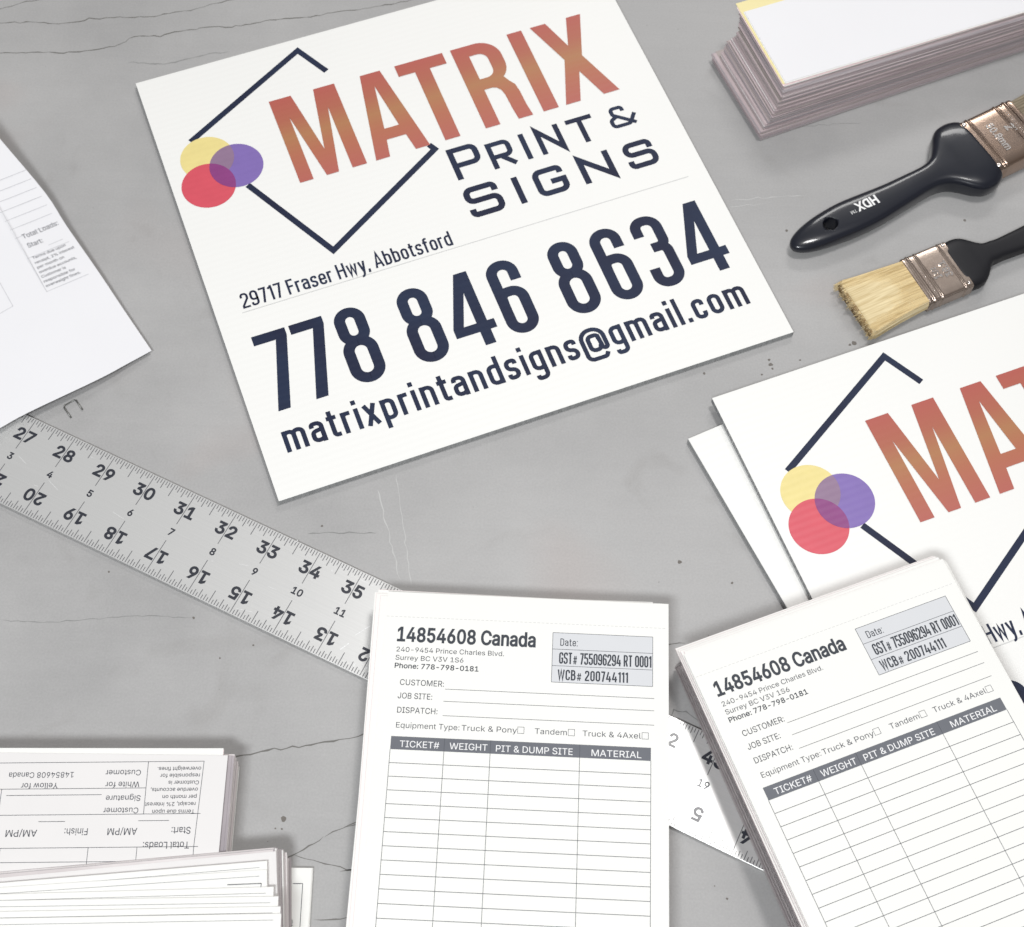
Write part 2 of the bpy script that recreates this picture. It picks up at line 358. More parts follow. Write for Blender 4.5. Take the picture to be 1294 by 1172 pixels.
        [293, -7, 267, -7, 223, -7, 184, 4, 150, 25, 116, 46, 89, 76, 70, 115, 50, 154, 40, 201, 40, 254, 40, 308, 50, 354, 70, 393, 89, 432, 116, 462, 150, 484, 184, 505, 223, 516, 267, 516, 293, 516, 317, 512, 340, 504, 363, 497, 384, 486, 402, 471, 420, 457, 436, 439, 448, 418, 460, 398, 468, 374, 473, 348, 451, 348, 430, 348, 408, 348, 404, 366, 398, 381, 389, 395, 381, 408, 370, 419, 357, 428, 345, 438, 331, 444, 315, 449, 300, 454, 284, 456, 267, 456, 236, 456, 208, 448, 184, 432, 159, 417, 139, 394, 125, 364, 111, 334, 103, 297, 103, 254, 103, 211, 111, 175, 125, 145, 140, 115, 159, 92, 184, 76, 209, 61, 236, 53, 267, 53, 284, 53, 300, 55, 315, 60, 331, 65, 345, 71, 357, 81, 370, 90, 381, 101, 389, 114, 398, 128, 404, 143, 408, 160, 430, 160, 451, 160, 473, 160, 469, 135, 460, 111, 448, 91, 436, 70, 421, 52, 402, 38, 384, 23, 363, 12, 341, 5, 318, -3],
    ]],
    'D': [502, [
        [271, 0, 219, 0, 178, 0, 137, 0, 96, 0, 96, 19, 96, 38, 96, 57, 136, 57, 175, 57, 215, 57, 256, 57, 291, 65, 318, 81, 345, 97, 366, 119, 379, 149, 392, 179, 399, 214, 399, 255, 399, 296, 392, 331, 379, 361, 366, 390, 346, 412, 320, 428, 293, 444, 260, 452, 221, 452, 178, 452, 136, 452, 93, 452, 93, 471, 93, 490, 93, 509, 137, 509, 181, 509, 225, 509, 275, 509, 317, 499, 353, 478, 388, 458, 415, 429, 433, 391, 452, 353, 462, 308, 462, 255, 462, 202, 452, 157, 433, 119, 414, 81, 387, 51, 351, 31, 314, 10],
        [103, 509, 125, 509, 125, 339, 125, 170, 125, 0, 103, 0, 82, 0, 60, 0, 60, 170, 60, 339, 60, 509, 82, 509],
    ]],
    'E': [419, [
        [165, 0, 60, 0, 60, 170, 60, 339, 60, 509, 164, 509, 268, 509, 372, 509, 372, 490, 372, 471, 372, 452, 290, 452, 207, 452, 125, 452, 125, 396, 125, 341, 125, 286, 202, 286, 278, 286, 355, 286, 355, 267, 355, 248, 355, 229, 278, 229, 202, 229, 125, 229, 125, 172, 125, 114, 125, 57, 208, 57, 292, 57, 375, 57, 375, 38, 375, 19, 375, 0, 270, 0],
    ]],
    'F': [410, [
        [82, 0, 60, 0, 60, 170, 60, 339, 60, 509, 163, 509, 266, 509, 369, 509, 369, 490, 369, 471, 369, 452, 288, 452, 206, 452, 125, 452, 125, 394, 125, 336, 125, 278, 198, 278, 272, 278, 346, 278, 346, 259, 346, 240, 346, 221, 272, 221, 198, 221, 125, 221, 125, 147, 125, 74, 125, 0, 103, 0],
    ]],
    'G': [520, [
        [309, -7, 269, -7, 223, -7, 184, 4, 149, 25, 115, 46, 88, 77, 69, 116, 50, 155, 40, 201, 40, 254, 40, 308, 50, 354, 69, 393, 88, 432, 115, 462, 149, 484, 183, 505, 221, 516, 265, 516, 292, 516, 317, 512, 340, 504, 364, 496, 385, 484, 403, 469, 422, 454, 437, 437, 449, 416, 461, 396, 470, 373, 474, 349, 452, 349, 430, 349, 408, 349, 403, 365, 396, 380, 387, 393, 379, 406, 368, 417, 356, 427, 344, 436, 330, 444, 315, 448, 300, 453, 283, 456, 265, 456, 235, 456, 208, 448, 183, 432, 159, 417, 139, 394, 125, 364, 111, 334, 103, 297, 103, 254, 103, 211, 111, 175, 125, 145, 140, 115, 159, 92, 184, 76, 209, 61, 237, 53, 269, 53, 297, 53, 323, 59, 345, 71, 367, 83, 384, 101, 396, 123, 409, 146, 415, 172, 415, 202, 421, 201, 428, 200, 434, 199, 384, 199, 333, 199, 283, 199, 283, 218, 283, 237, 283, 256, 348, 256, 413, 256, 478, 256, 478, 237, 478, 219, 478, 200, 478, 158, 469, 122, 451, 91, 433, 60, 408, 36, 377, 19, 345, 2],
    ]],
    'H': [517, [
        [82, 0, 60, 0, 60, 170, 60, 339, 60, 509, 82, 509, 103, 509, 125, 509, 125, 435, 125, 362, 125, 289, 214, 289, 303, 289, 392, 289, 392, 362, 392, 435, 392, 509, 414, 509, 435, 509, 457, 509, 457, 339, 457, 170, 457, 0, 435, 0, 414, 0, 392, 0, 392, 77, 392, 155, 392, 232, 303, 232, 214, 232, 125, 232, 125, 155, 125, 77, 125, 0, 103, 0],
    ]],
    'I': [300, [
        [111, 0, 31, 0, 31, 19, 31, 38, 31, 57, 60, 57, 89, 57, 118, 57, 118, 189, 118, 320, 118, 452, 89, 452, 60, 452, 31, 452, 31, 471, 31, 490, 31, 509, 111, 509, 190, 509, 269, 509, 269, 490, 269, 471, 269, 452, 240, 452, 212, 452, 183, 452, 183, 320, 183, 189, 183, 57, 212, 57, 240, 57, 269, 57, 269, 38, 269, 19, 269, 0, 190, 0],
    ]],
    'J': [396, [
        [230, -7, 185, -7, 140, -7, 104, 6, 75, 33, 47, 59, 33, 97, 33, 145, 33, 155, 33, 164, 33, 173, 55, 173, 76, 173, 98, 173, 98, 164, 98, 155, 98, 145, 98, 114, 106, 91, 122, 74, 137, 58, 159, 50, 185, 50, 211, 50, 232, 58, 248, 74, 264, 91, 272, 114, 272, 145, 272, 267, 272, 388, 272, 509, 293, 509, 315, 509, 336, 509, 336, 388, 336, 267, 336, 145, 336, 97, 322, 59, 294, 33, 266, 6],
    ]],
    'K': [467, [
        [146, 189, 104, 145, 104, 169, 104, 193, 104, 216, 116, 232, 128, 247, 139, 261, 151, 275, 162, 290, 174, 303, 187, 317, 199, 331, 212, 344, 262, 399, 313, 454, 364, 509, 392, 509, 420, 509, 448, 509, 376, 431, 304, 353, 231, 276, 230, 276, 229, 276, 228, 276, 187, 233],
        [82, 0, 60, 0, 60, 170, 60, 339, 60, 509, 82, 509, 103, 509, 125, 509, 125, 451, 125, 392, 125, 334, 124, 298, 124, 261, 124, 225, 124, 214, 124, 204, 125, 193, 125, 129, 125, 64, 125, 0, 103, 0],
        [398, 0, 372, 0, 311, 86, 249, 173, 188, 259, 201, 276, 215, 293, 228, 309, 302, 206, 375, 103, 449, 0, 423, 0],
    ]],
    'L': [393, [
        [160, 0, 60, 0, 60, 170, 60, 339, 60, 509, 82, 509, 103, 509, 125, 509, 125, 358, 125, 208, 125, 57, 203, 57, 282, 57, 361, 57, 361, 38, 361, 19, 361, 0, 261, 0],
    ]],
    'M': [628, [
        [81, 0, 60, 0, 60, 170, 60, 339, 60, 509, 91, 509, 121, 509, 152, 509, 193, 402, 235, 294, 277, 187, 280, 180, 284, 170, 287, 159, 291, 148, 295, 136, 299, 123, 303, 110, 307, 97, 311, 84, 315, 71, 319, 59, 322, 49, 317, 49, 312, 49, 307, 49, 310, 59, 314, 70, 318, 83, 322, 95, 326, 108, 330, 121, 334, 134, 338, 147, 342, 158, 346, 170, 349, 179, 352, 187, 394, 294, 435, 402, 476, 509, 507, 509, 537, 509, 568, 509, 568, 339, 568, 170, 568, 0, 547, 0, 525, 0, 504, 0, 504, 97, 504, 194, 504, 291, 504, 302, 504, 314, 504, 327, 505, 340, 505, 354, 505, 369, 505, 383, 506, 398, 506, 413, 506, 428, 507, 443, 507, 457, 509, 457, 511, 457, 513, 457, 508, 441, 503, 426, 498, 409, 492, 393, 487, 378, 482, 363, 477, 348, 472, 334, 467, 322, 463, 309, 459, 299, 456, 291, 418, 194, 380, 97, 342, 0, 323, 0, 305, 0, 286, 0, 248, 97, 209, 194, 170, 291, 167, 299, 163, 309, 159, 321, 155, 333, 150, 346, 145, 361, 140, 376, 135, 391, 129, 408, 124, 424, 118, 441, 112, 457, 114, 457, 117, 457, 119, 457, 119, 444, 120, 431, 120, 416, 120, 401, 121, 387, 121, 372, 121, 357, 121, 342, 122, 328, 122, 315, 122, 302, 122, 291, 122, 194, 122, 97, 122, 0, 101, 0],
    ]],
    'N': [523, [
        [82, 0, 60, 0, 60, 170, 60, 339, 60, 509, 85, 509, 111, 509, 136, 509, 205, 400, 274, 291, 343, 183, 349, 174, 355, 164, 363, 151, 370, 138, 379, 123, 388, 107, 396, 90, 405, 73, 414, 55, 411, 55, 408, 54, 405, 54, 403, 72, 401, 90, 401, 108, 400, 126, 399, 142, 399, 157, 399, 172, 399, 185, 399, 195, 399, 300, 399, 404, 399, 509, 420, 509, 442, 509, 463, 509, 463, 339, 463, 170, 463, 0, 438, 0, 412, 0, 387, 0, 325, 97, 264, 193, 202, 290, 194, 303, 186, 316, 177, 331, 169, 345, 159, 362, 148, 381, 137, 400, 123, 424, 108, 452, 111, 453, 115, 453, 119, 454, 120, 428, 121, 405, 122, 384, 123, 362, 124, 344, 124, 328, 125, 312, 125, 300, 125, 291, 125, 194, 125, 97, 125, 0, 103, 0],
    ]],
    'O': [533, [
        [311, -7, 267, -7, 223, -7, 184, 4, 150, 25, 116, 46, 90, 76, 70, 115, 50, 154, 40, 201, 40, 254, 40, 308, 50, 354, 70, 393, 90, 432, 116, 462, 150, 484, 184, 505, 223, 516, 267, 516, 311, 516, 350, 505, 384, 484, 418, 462, 444, 432, 464, 393, 483, 354, 493, 308, 493, 254, 493, 201, 483, 154, 464, 115, 444, 76, 418, 46, 384, 25, 350, 4],
        [236, 53, 267, 53, 297, 53, 325, 61, 349, 76, 374, 91, 394, 114, 408, 144, 423, 174, 430, 211, 430, 254, 430, 298, 423, 335, 408, 365, 394, 395, 374, 417, 349, 433, 325, 448, 297, 456, 267, 456, 236, 456, 209, 448, 184, 433, 159, 417, 140, 394, 125, 364, 111, 334, 103, 297, 103, 254, 103, 211, 111, 174, 125, 144, 140, 114, 159, 92, 184, 76, 209, 61],
    ]],
    'P': [445, [
        [82, 0, 60, 0, 60, 170, 60, 339, 60, 509, 118, 509, 177, 509, 235, 509, 274, 509, 307, 502, 332, 487, 358, 473, 377, 454, 390, 430, 402, 405, 409, 378, 409, 348, 409, 317, 402, 290, 390, 265, 377, 241, 358, 222, 332, 207, 307, 193, 274, 186, 235, 186, 193, 186, 151, 186, 109, 186, 109, 205, 109, 224, 109, 242, 150, 242, 191, 242, 233, 242, 259, 242, 281, 247, 297, 256, 313, 265, 325, 278, 333, 294, 341, 310, 344, 328, 344, 348, 344, 368, 341, 386, 333, 402, 325, 417, 313, 430, 297, 439, 280, 448, 259, 452, 232, 452, 196, 452, 160, 452, 125, 452, 125, 301, 125, 151, 125, 0, 103, 0],
    ]],
    'R': [449, [
        [82, 0, 60, 0, 60, 170, 60, 339, 60, 509, 119, 509, 177, 509, 236, 509, 275, 509, 307, 502, 333, 489, 359, 475, 378, 457, 390, 433, 403, 410, 409, 382, 409, 352, 409, 321, 403, 295, 390, 271, 378, 248, 359, 230, 333, 217, 307, 204, 275, 198, 236, 198, 189, 198, 143, 198, 96, 198, 96, 217, 96, 236, 96, 255, 142, 255, 188, 255, 234, 255, 260, 255, 281, 259, 298, 267, 314, 275, 326, 286, 334, 300, 341, 315, 345, 332, 345, 352, 345, 372, 341, 390, 334, 405, 326, 420, 314, 431, 298, 440, 281, 448, 259, 452, 233, 452, 197, 452, 161, 452, 125, 452, 125, 301, 125, 151, 125, 0, 103, 0],
        [378, 0, 353, 0, 312, 76, 271, 153, 230, 229, 254, 229, 279, 229, 303, 229, 344, 153, 386, 76, 428, 0, 403, 0],
    ]],
    'S': [447, [
        [263, -9, 224, -9, 187, -9, 155, -3, 128, 9, 100, 21, 79, 38, 64, 60, 49, 82, 40, 107, 38, 137, 60, 137, 82, 137, 104, 137, 106, 117, 112, 101, 123, 88, 134, 75, 149, 65, 166, 59, 184, 52, 203, 49, 224, 49, 247, 49, 268, 53, 286, 60, 304, 68, 319, 78, 329, 92, 340, 105, 346, 121, 346, 139, 346, 155, 341, 169, 332, 179, 323, 189, 311, 198, 296, 205, 281, 211, 264, 217, 245, 222, 224, 228, 204, 234, 184, 239, 142, 251, 109, 268, 86, 289, 63, 311, 52, 339, 52, 372, 52, 401, 60, 426, 75, 448, 90, 469, 111, 486, 138, 498, 164, 510, 194, 516, 227, 516, 261, 516, 290, 510, 316, 498, 342, 486, 362, 469, 377, 449, 392, 428, 400, 404, 401, 378, 380, 378, 358, 378, 337, 378, 335, 403, 323, 423, 302, 437, 281, 451, 256, 459, 225, 459, 203, 459, 184, 455, 167, 448, 151, 441, 138, 431, 129, 418, 120, 406, 115, 391, 115, 376, 115, 358, 120, 344, 131, 334, 142, 323, 154, 314, 169, 308, 184, 302, 199, 297, 212, 293, 230, 289, 247, 284, 264, 279, 279, 275, 295, 270, 312, 264, 328, 257, 344, 248, 359, 238, 373, 227, 385, 214, 395, 198, 404, 181, 408, 162, 408, 139, 408, 111, 401, 86, 386, 64, 372, 41, 351, 24, 323, 11, 296, -2],
    ]],
    'T': [449, [
        [85, 452, 32, 452, 32, 471, 32, 490, 32, 509, 160, 509, 288, 509, 417, 509, 417, 490, 417, 471, 417, 452, 363, 452, 310, 452, 257, 452, 257, 301, 257, 151, 257, 0, 235, 0, 214, 0, 193, 0, 193, 151, 193, 301, 193, 452, 139, 452],
    ]],
    'U': [517, [
        [299, -8, 259, -8, 219, -8, 184, 0, 154, 15, 124, 31, 101, 53, 85, 80, 68, 107, 60, 138, 60, 173, 60, 285, 60, 397, 60, 509, 81, 509, 103, 509, 124, 509, 124, 399, 124, 288, 124, 178, 124, 154, 130, 132, 141, 113, 152, 94, 167, 79, 187, 68, 207, 57, 231, 52, 259, 52, 287, 52, 311, 57, 331, 68, 351, 79, 366, 94, 377, 113, 387, 132, 393, 154, 393, 178, 393, 288, 393, 399, 393, 509, 414, 509, 436, 509, 457, 509, 457, 397, 457, 285, 457, 173, 457, 138, 449, 107, 433, 80, 416, 53, 393, 31, 363, 15, 334, 0],
    ]],
    'V': [480, [
        [229, 0, 204, 0, 141, 170, 79, 339, 16, 509, 39, 509, 62, 509, 84, 509, 120, 408, 156, 307, 192, 206, 198, 189, 206, 166, 215, 137, 224, 109, 235, 73, 248, 31, 243, 31, 239, 31, 235, 31, 247, 74, 258, 110, 267, 138, 276, 166, 284, 189, 290, 206, 325, 307, 360, 408, 395, 509, 417, 509, 440, 509, 463, 509, 401, 339, 340, 170, 278, 0, 253, 0],
    ]],
    'W': [686, [
        [180, 0, 155, 0, 109, 170, 63, 339, 16, 509, 38, 509, 60, 509, 82, 509, 109, 404, 136, 300, 163, 196, 168, 179, 172, 163, 175, 145, 179, 128, 183, 111, 187, 94, 190, 76, 194, 58, 197, 40, 194, 40, 192, 40, 189, 40, 193, 58, 196, 76, 200, 94, 203, 111, 207, 128, 211, 145, 215, 163, 220, 179, 224, 196, 251, 300, 279, 404, 306, 509, 331, 509, 355, 509, 380, 509, 407, 404, 434, 300, 462, 196, 466, 179, 470, 163, 474, 145, 478, 128, 482, 111, 486, 94, 490, 76, 494, 58, 497, 40, 494, 40, 491, 40, 488, 40, 492, 58, 495, 76, 499, 94, 502, 111, 506, 128, 510, 145, 515, 163, 519, 179, 523, 196, 550, 300, 576, 404, 603, 509, 625, 509, 647, 509, 670, 509, 623, 339, 577, 170, 530, 0, 505, 0, 480, 0, 455, 0, 426, 108, 397, 215, 368, 323, 362, 344, 357, 367, 351, 391, 346, 416, 341, 444, 336, 475, 341, 475, 345, 475, 350, 475, 345, 445, 340, 419, 335, 395, 330, 371, 324, 347, 318, 323, 289, 215, 260, 108, 230, 0, 205, 0],
    ]],
    'X': [474, [
        [43, 0, 18, 0, 84, 95, 151, 190, 217, 284, 217, 268, 217, 252, 217, 236, 155, 327, 92, 418, 29, 509, 54, 509, 79, 509, 104, 509, 129, 473, 153, 437, 178, 400, 188, 385, 197, 372, 204, 361, 211, 350, 217, 340, 223, 329, 229, 318, 236, 306, 243, 292, 240, 292, 236, 292, 232, 292, 239, 306, 246, 318, 252, 329, 258, 339, 264, 350, 272, 361, 279, 372, 288, 385, 298, 400, 323, 437, 348, 473, 374, 509, 398, 509, 422, 509, 446, 509, 384, 419, 321, 329, 259, 239, 259, 255, 259, 271, 259, 287, 324, 191, 390, 96, 456, 0, 431, 0, 406, 0, 382, 0, 352, 43, 322, 86, 292, 129, 283, 143, 275, 155, 268, 165, 262, 175, 256, 185, 250, 195, 244, 206, 238, 217, 230, 231, 235, 231, 240, 231, 244, 231, 238, 218, 231, 207, 225, 196, 219, 186, 213, 176, 206, 166, 199, 155, 191, 143, 182, 129, 152, 86, 122, 43, 91, 0, 67, 0],
    ]],
    'Y': [472, [
        [225, 0, 203, 0, 203, 69, 203, 139, 203, 208, 141, 308, 79, 409, 16, 509, 41, 509, 66, 509, 91, 509, 125, 454, 159, 399, 192, 344, 203, 326, 213, 309, 222, 292, 231, 275, 240, 255, 250, 230, 241, 230, 232, 230, 224, 230, 233, 255, 242, 276, 251, 293, 260, 310, 270, 327, 280, 344, 314, 399, 347, 454, 381, 509, 406, 509, 430, 509, 455, 509, 393, 409, 330, 308, 268, 208, 268, 139, 268, 69, 268, 0, 247, 0],
    ]],
    'a': [389, [
        [182, -9, 160, -9, 136, -9, 114, -4, 94, 5, 75, 14, 59, 27, 48, 45, 36, 62, 30, 83, 30, 108, 30, 130, 35, 147, 43, 161, 52, 175, 63, 185, 78, 193, 92, 201, 108, 207, 125, 211, 143, 215, 160, 218, 178, 220, 201, 223, 219, 225, 234, 227, 248, 228, 258, 231, 265, 235, 272, 239, 276, 245, 276, 255, 276, 255, 276, 256, 276, 257, 276, 272, 273, 286, 267, 297, 261, 308, 252, 316, 240, 322, 228, 328, 213, 331, 196, 331, 178, 331, 162, 328, 149, 322, 136, 317, 126, 309, 118, 301, 110, 292, 104, 283, 100, 274, 80, 280, 61, 285, 41, 291, 50, 314, 62, 332, 79, 346, 95, 360, 113, 369, 133, 375, 153, 381, 173, 384, 194, 384, 208, 384, 223, 383, 239, 379, 255, 376, 271, 370, 286, 360, 301, 351, 313, 338, 322, 320, 332, 303, 337, 280, 337, 251, 337, 168, 337, 84, 337, 0, 317, 0, 297, 0, 277, 0, 277, 17, 277, 35, 277, 52, 275, 52, 274, 52, 272, 52, 268, 43, 261, 34, 252, 25, 243, 15, 230, 7, 215, 1, 200, -5],
        [155, 45, 170, 45, 193, 45, 212, 50, 228, 59, 243, 68, 255, 79, 263, 93, 271, 107, 276, 122, 276, 138, 276, 155, 276, 173, 276, 190, 273, 187, 268, 184, 259, 182, 251, 180, 242, 178, 231, 176, 221, 174, 210, 172, 200, 171, 190, 170, 182, 169, 175, 168, 161, 166, 147, 163, 134, 159, 121, 154, 111, 148, 103, 139, 96, 131, 92, 119, 92, 105, 92, 92, 95, 81, 102, 72, 109, 63, 118, 57, 130, 52, 142, 48],
    ]],
    'b': [424, [
        [261, -8, 229, -8, 206, -8, 187, -4, 172, 4, 158, 12, 146, 21, 138, 31, 129, 42, 123, 51, 118, 59, 116, 59, 114, 59, 112, 59, 112, 39, 112, 20, 112, 0, 92, 0, 72, 0, 53, 0, 53, 170, 53, 339, 53, 509, 73, 509, 93, 509, 114, 509, 114, 446, 114, 382, 114, 319, 115, 319, 117, 319, 118, 319, 123, 327, 129, 336, 137, 346, 145, 356, 157, 365, 171, 373, 186, 381, 205, 384, 229, 384, 261, 384, 289, 376, 313, 361, 337, 345, 356, 322, 370, 293, 383, 263, 390, 229, 390, 189, 390, 149, 383, 114, 370, 84, 356, 55, 337, 32, 313, 16, 289, 0],
        [197, 47, 220, 47, 244, 47, 263, 53, 279, 66, 295, 78, 308, 95, 316, 117, 324, 138, 328, 162, 328, 189, 328, 216, 324, 240, 316, 261, 308, 282, 296, 299, 280, 311, 264, 324, 244, 330, 220, 330, 197, 330, 177, 324, 161, 312, 145, 300, 133, 284, 125, 263, 117, 242, 113, 217, 113, 189, 113, 161, 117, 136, 125, 115, 133, 94, 146, 77, 162, 65, 178, 53],
    ]],
    'c': [396, [
        [226, -8, 207, -8, 173, -8, 143, 0, 117, 16, 91, 33, 71, 56, 56, 85, 41, 114, 34, 149, 34, 187, 34, 227, 41, 262, 56, 291, 71, 321, 91, 343, 117, 360, 143, 376, 173, 384, 207, 384, 226, 384, 243, 382, 260, 377, 276, 372, 292, 365, 305, 356, 319, 347, 330, 335, 340, 322, 350, 309, 357, 294, 362, 277, 342, 272, 322, 267, 303, 262, 300, 272, 296, 281, 290, 289, 285, 297, 278, 305, 270, 311, 262, 317, 253, 322, 242, 325, 232, 328, 220, 330, 207, 330, 182, 330, 161, 323, 145, 310, 129, 297, 116, 280, 108, 258, 100, 237, 96, 213, 96, 187, 96, 162, 100, 139, 108, 117, 116, 96, 129, 79, 145, 66, 161, 53, 182, 46, 207, 46, 220, 46, 232, 48, 243, 52, 253, 55, 263, 60, 271, 66, 279, 72, 286, 80, 292, 89, 297, 97, 301, 107, 304, 117, 324, 112, 343, 107, 363, 102, 358, 85, 351, 70, 341, 56, 332, 43, 320, 31, 306, 21, 293, 12, 277, 4, 261, -1, 244, -6],
    ]],
    'd': [424, [
        [219, -8, 195, -8, 164, -8, 136, 0, 111, 16, 87, 32, 68, 55, 55, 84, 41, 114, 34, 149, 34, 189, 34, 229, 41, 263, 55, 293, 69, 322, 88, 345, 112, 361, 136, 376, 164, 384, 196, 384, 219, 384, 238, 381, 253, 373, 268, 365, 279, 356, 287, 346, 296, 336, 302, 327, 306, 319, 308, 319, 309, 319, 311, 319, 311, 382, 311, 446, 311, 509, 331, 509, 351, 509, 372, 509, 372, 339, 372, 170, 372, 0, 352, 0, 332, 0, 313, 0, 313, 20, 313, 39, 313, 59, 311, 59, 309, 59, 307, 59, 302, 51, 295, 42, 287, 31, 278, 21, 267, 12, 252, 4, 238, -4],
        [181, 47, 205, 47, 227, 47, 247, 53, 263, 65, 279, 77, 291, 94, 299, 115, 308, 136, 312, 161, 312, 189, 312, 217, 308, 242, 300, 263, 292, 284, 279, 300, 263, 312, 247, 324, 228, 330, 205, 330, 181, 330, 161, 324, 145, 311, 129, 299, 116, 282, 108, 261, 100, 240, 96, 216, 96, 189, 96, 162, 100, 138, 109, 117, 117, 95, 129, 78, 145, 66, 161, 53],
    ]],
    'e': [404, [
        [238, -8, 212, -8, 175, -8, 143, 0, 117, 16, 90, 33, 70, 56, 56, 85, 41, 114, 34, 148, 34, 187, 34, 226, 41, 260, 55, 290, 69, 319, 89, 343, 115, 359, 141, 376, 171, 384, 205, 384, 226, 384, 246, 381, 266, 374, 285, 367, 303, 356, 319, 341, 335, 326, 348, 306, 357, 282, 366, 258, 371, 228, 371, 194, 371, 186, 371, 178, 371, 169, 272, 169, 174, 169, 75, 169, 75, 187, 75, 204, 75, 221, 163, 221, 250, 221, 338, 221, 329, 215, 319, 208, 310, 202, 310, 227, 306, 249, 298, 269, 290, 288, 278, 303, 263, 314, 247, 325, 228, 330, 205, 330, 182, 330, 163, 325, 146, 313, 130, 302, 118, 288, 109, 270, 100, 251, 96, 232, 96, 211, 96, 200, 96, 189, 96, 178, 96, 150, 101, 126, 110, 106, 120, 87, 134, 72, 151, 61, 168, 51, 189, 46, 212, 46, 228, 46, 241, 48, 254, 53, 266, 57, 277, 64, 285, 73, 294, 82, 301, 93, 306, 105, 325, 101, 345, 96, 365, 91, 359, 71, 349, 54, 335, 39, 321, 24, 303, 13, 283, 4, 262, -4],
    ]],
    'f': [254, [
        [154, 379, 228, 379, 228, 362, 228, 344, 228, 327, 154, 327, 80, 327, 6, 327, 6, 344, 6, 362, 6, 379, 80, 379],
        [101, 0, 81, 0, 81, 144, 81, 288, 81, 432, 81, 453, 86, 471, 96, 486, 106, 500, 119, 511, 135, 519, 152, 526, 169, 530, 187, 530, 201, 530, 213, 529, 222, 527, 232, 525, 238, 523, 243, 521, 238, 503, 233, 486, 227, 468, 224, 470, 220, 471, 215, 472, 210, 473, 203, 474, 195, 474, 176, 474, 163, 469, 154, 460, 146, 451, 142, 437, 142, 419, 142, 279, 142, 140, 142, 0, 121, 0],
    ]],
    'g': [425, [
        [238, -151, 207, -151, 179, -151, 155, -147, 134, -140, 113, -132, 96, -123, 82, -110, 69, -98, 58, -84, 51, -69, 67, -60, 84, -50, 101, -41, 107, -49, 113, -57, 122, -66, 130, -75, 141, -82, 154, -88, 168, -94, 186, -97, 207, -97, 238, -97, 263, -90, 282, -75, 302, -60, 311, -37, 311, -6, 311, 19, 311, 44, 311, 68, 310, 68, 308, 68, 306, 68, 301, 60, 295, 51, 287, 41, 278, 32, 267, 23, 252, 16, 238, 8, 219, 5, 195, 5, 164, 5, 137, 12, 113, 27, 88, 41, 69, 62, 55, 90, 41, 118, 34, 152, 34, 191, 34, 230, 41, 264, 55, 293, 69, 322, 88, 345, 112, 361, 137, 376, 165, 384, 196, 384, 220, 384, 239, 381, 253, 373, 268, 365, 280, 356, 288, 346, 297, 336, 303, 327, 308, 319, 309, 319, 311, 319, 313, 319, 313, 339, 313, 359, 313, 379, 333, 379, 353, 379, 372, 379, 372, 250, 372, 121, 372, -9, 372, -42, 365, -69, 350, -90, 335, -111, 316, -126, 291, -136, 266, -146],
        [181, 59, 205, 59, 228, 59, 248, 64, 264, 75, 280, 86, 292, 101, 300, 121, 308, 141, 312, 165, 312, 193, 312, 220, 308, 243, 300, 264, 292, 284, 280, 301, 264, 312, 248, 324, 228, 330, 205, 330, 181, 330, 161, 324, 145, 312, 129, 299, 117, 283, 109, 262, 100, 242, 96, 219, 96, 193, 96, 166, 100, 143, 109, 123, 117, 103, 129, 87, 145, 76, 162, 65],
    ]],
    'h': [410, [
        [114, 249, 114, 227, 114, 151, 114, 76, 114, 0, 93, 0, 73, 0, 53, 0, 53, 170, 53, 339, 53, 509, 73, 509, 93, 509, 114, 509, 114, 435, 114, 361, 114, 287, 110, 287, 106, 287, 102, 287, 114, 322, 131, 347, 152, 362, 174, 377, 199, 384, 227, 384, 253, 384, 276, 379, 295, 369, 315, 358, 330, 342, 341, 321, 352, 299, 357, 273, 357, 240, 357, 160, 357, 80, 357, 0, 337, 0, 316, 0, 296, 0, 296, 78, 296, 157, 296, 235, 296, 265, 288, 288, 273, 304, 258, 321, 237, 329, 210, 329, 192, 329, 175, 325, 161, 317, 146, 309, 135, 298, 126, 283, 118, 267],
    ]],
    'i': [167, [
        [73, 0, 53, 0, 53, 126, 53, 253, 53, 379, 73, 379, 93, 379, 114, 379, 114, 253, 114, 126, 114, 0, 93, 0],
        [95, 443, 84, 443, 72, 443, 62, 447, 54, 455, 45, 462, 41, 472, 41, 483, 41, 494, 45, 504, 54, 512, 62, 520, 72, 524, 84, 524, 95, 524, 106, 520, 114, 512, 122, 504, 126, 494, 126, 483, 126, 472, 122, 462, 114, 455, 106, 447],
    ]],
    'k': [381, [
        [132, 158, 110, 137, 110, 162, 110, 187, 110, 212, 113, 212, 117, 212, 121, 212, 175, 268, 230, 323, 284, 379, 310, 379, 335, 379, 360, 379, 301, 319, 243, 259, 184, 199, 182, 199, 179, 199, 177, 199, 155, 178],
        [73, 0, 53, 0, 53, 170, 53, 339, 53, 509, 73, 509, 93, 509, 114, 509, 114, 339, 114, 170, 114, 0, 93, 0],
        [320, 0, 294, 0, 245, 62, 197, 124, 148, 186, 162, 200, 177, 214, 191, 229, 252, 152, 312, 76, 372, 0, 346, 0],
    ]],
    'l': [189, [
        [147, -2, 139, -2, 110, -2, 88, 5, 74, 20, 60, 35, 53, 57, 53, 84, 53, 226, 53, 367, 53, 509, 73, 509, 93, 509, 114, 509, 114, 372, 114, 235, 114, 99, 114, 81, 116, 69, 120, 62, 125, 55, 133, 52, 146, 52, 152, 52, 157, 52, 160, 53, 164, 53, 167, 54, 170, 54, 173, 37, 177, 20, 181, 3, 175, 1, 169, 0, 162, -1, 154, -2],
    ]],
    'm': [610, [
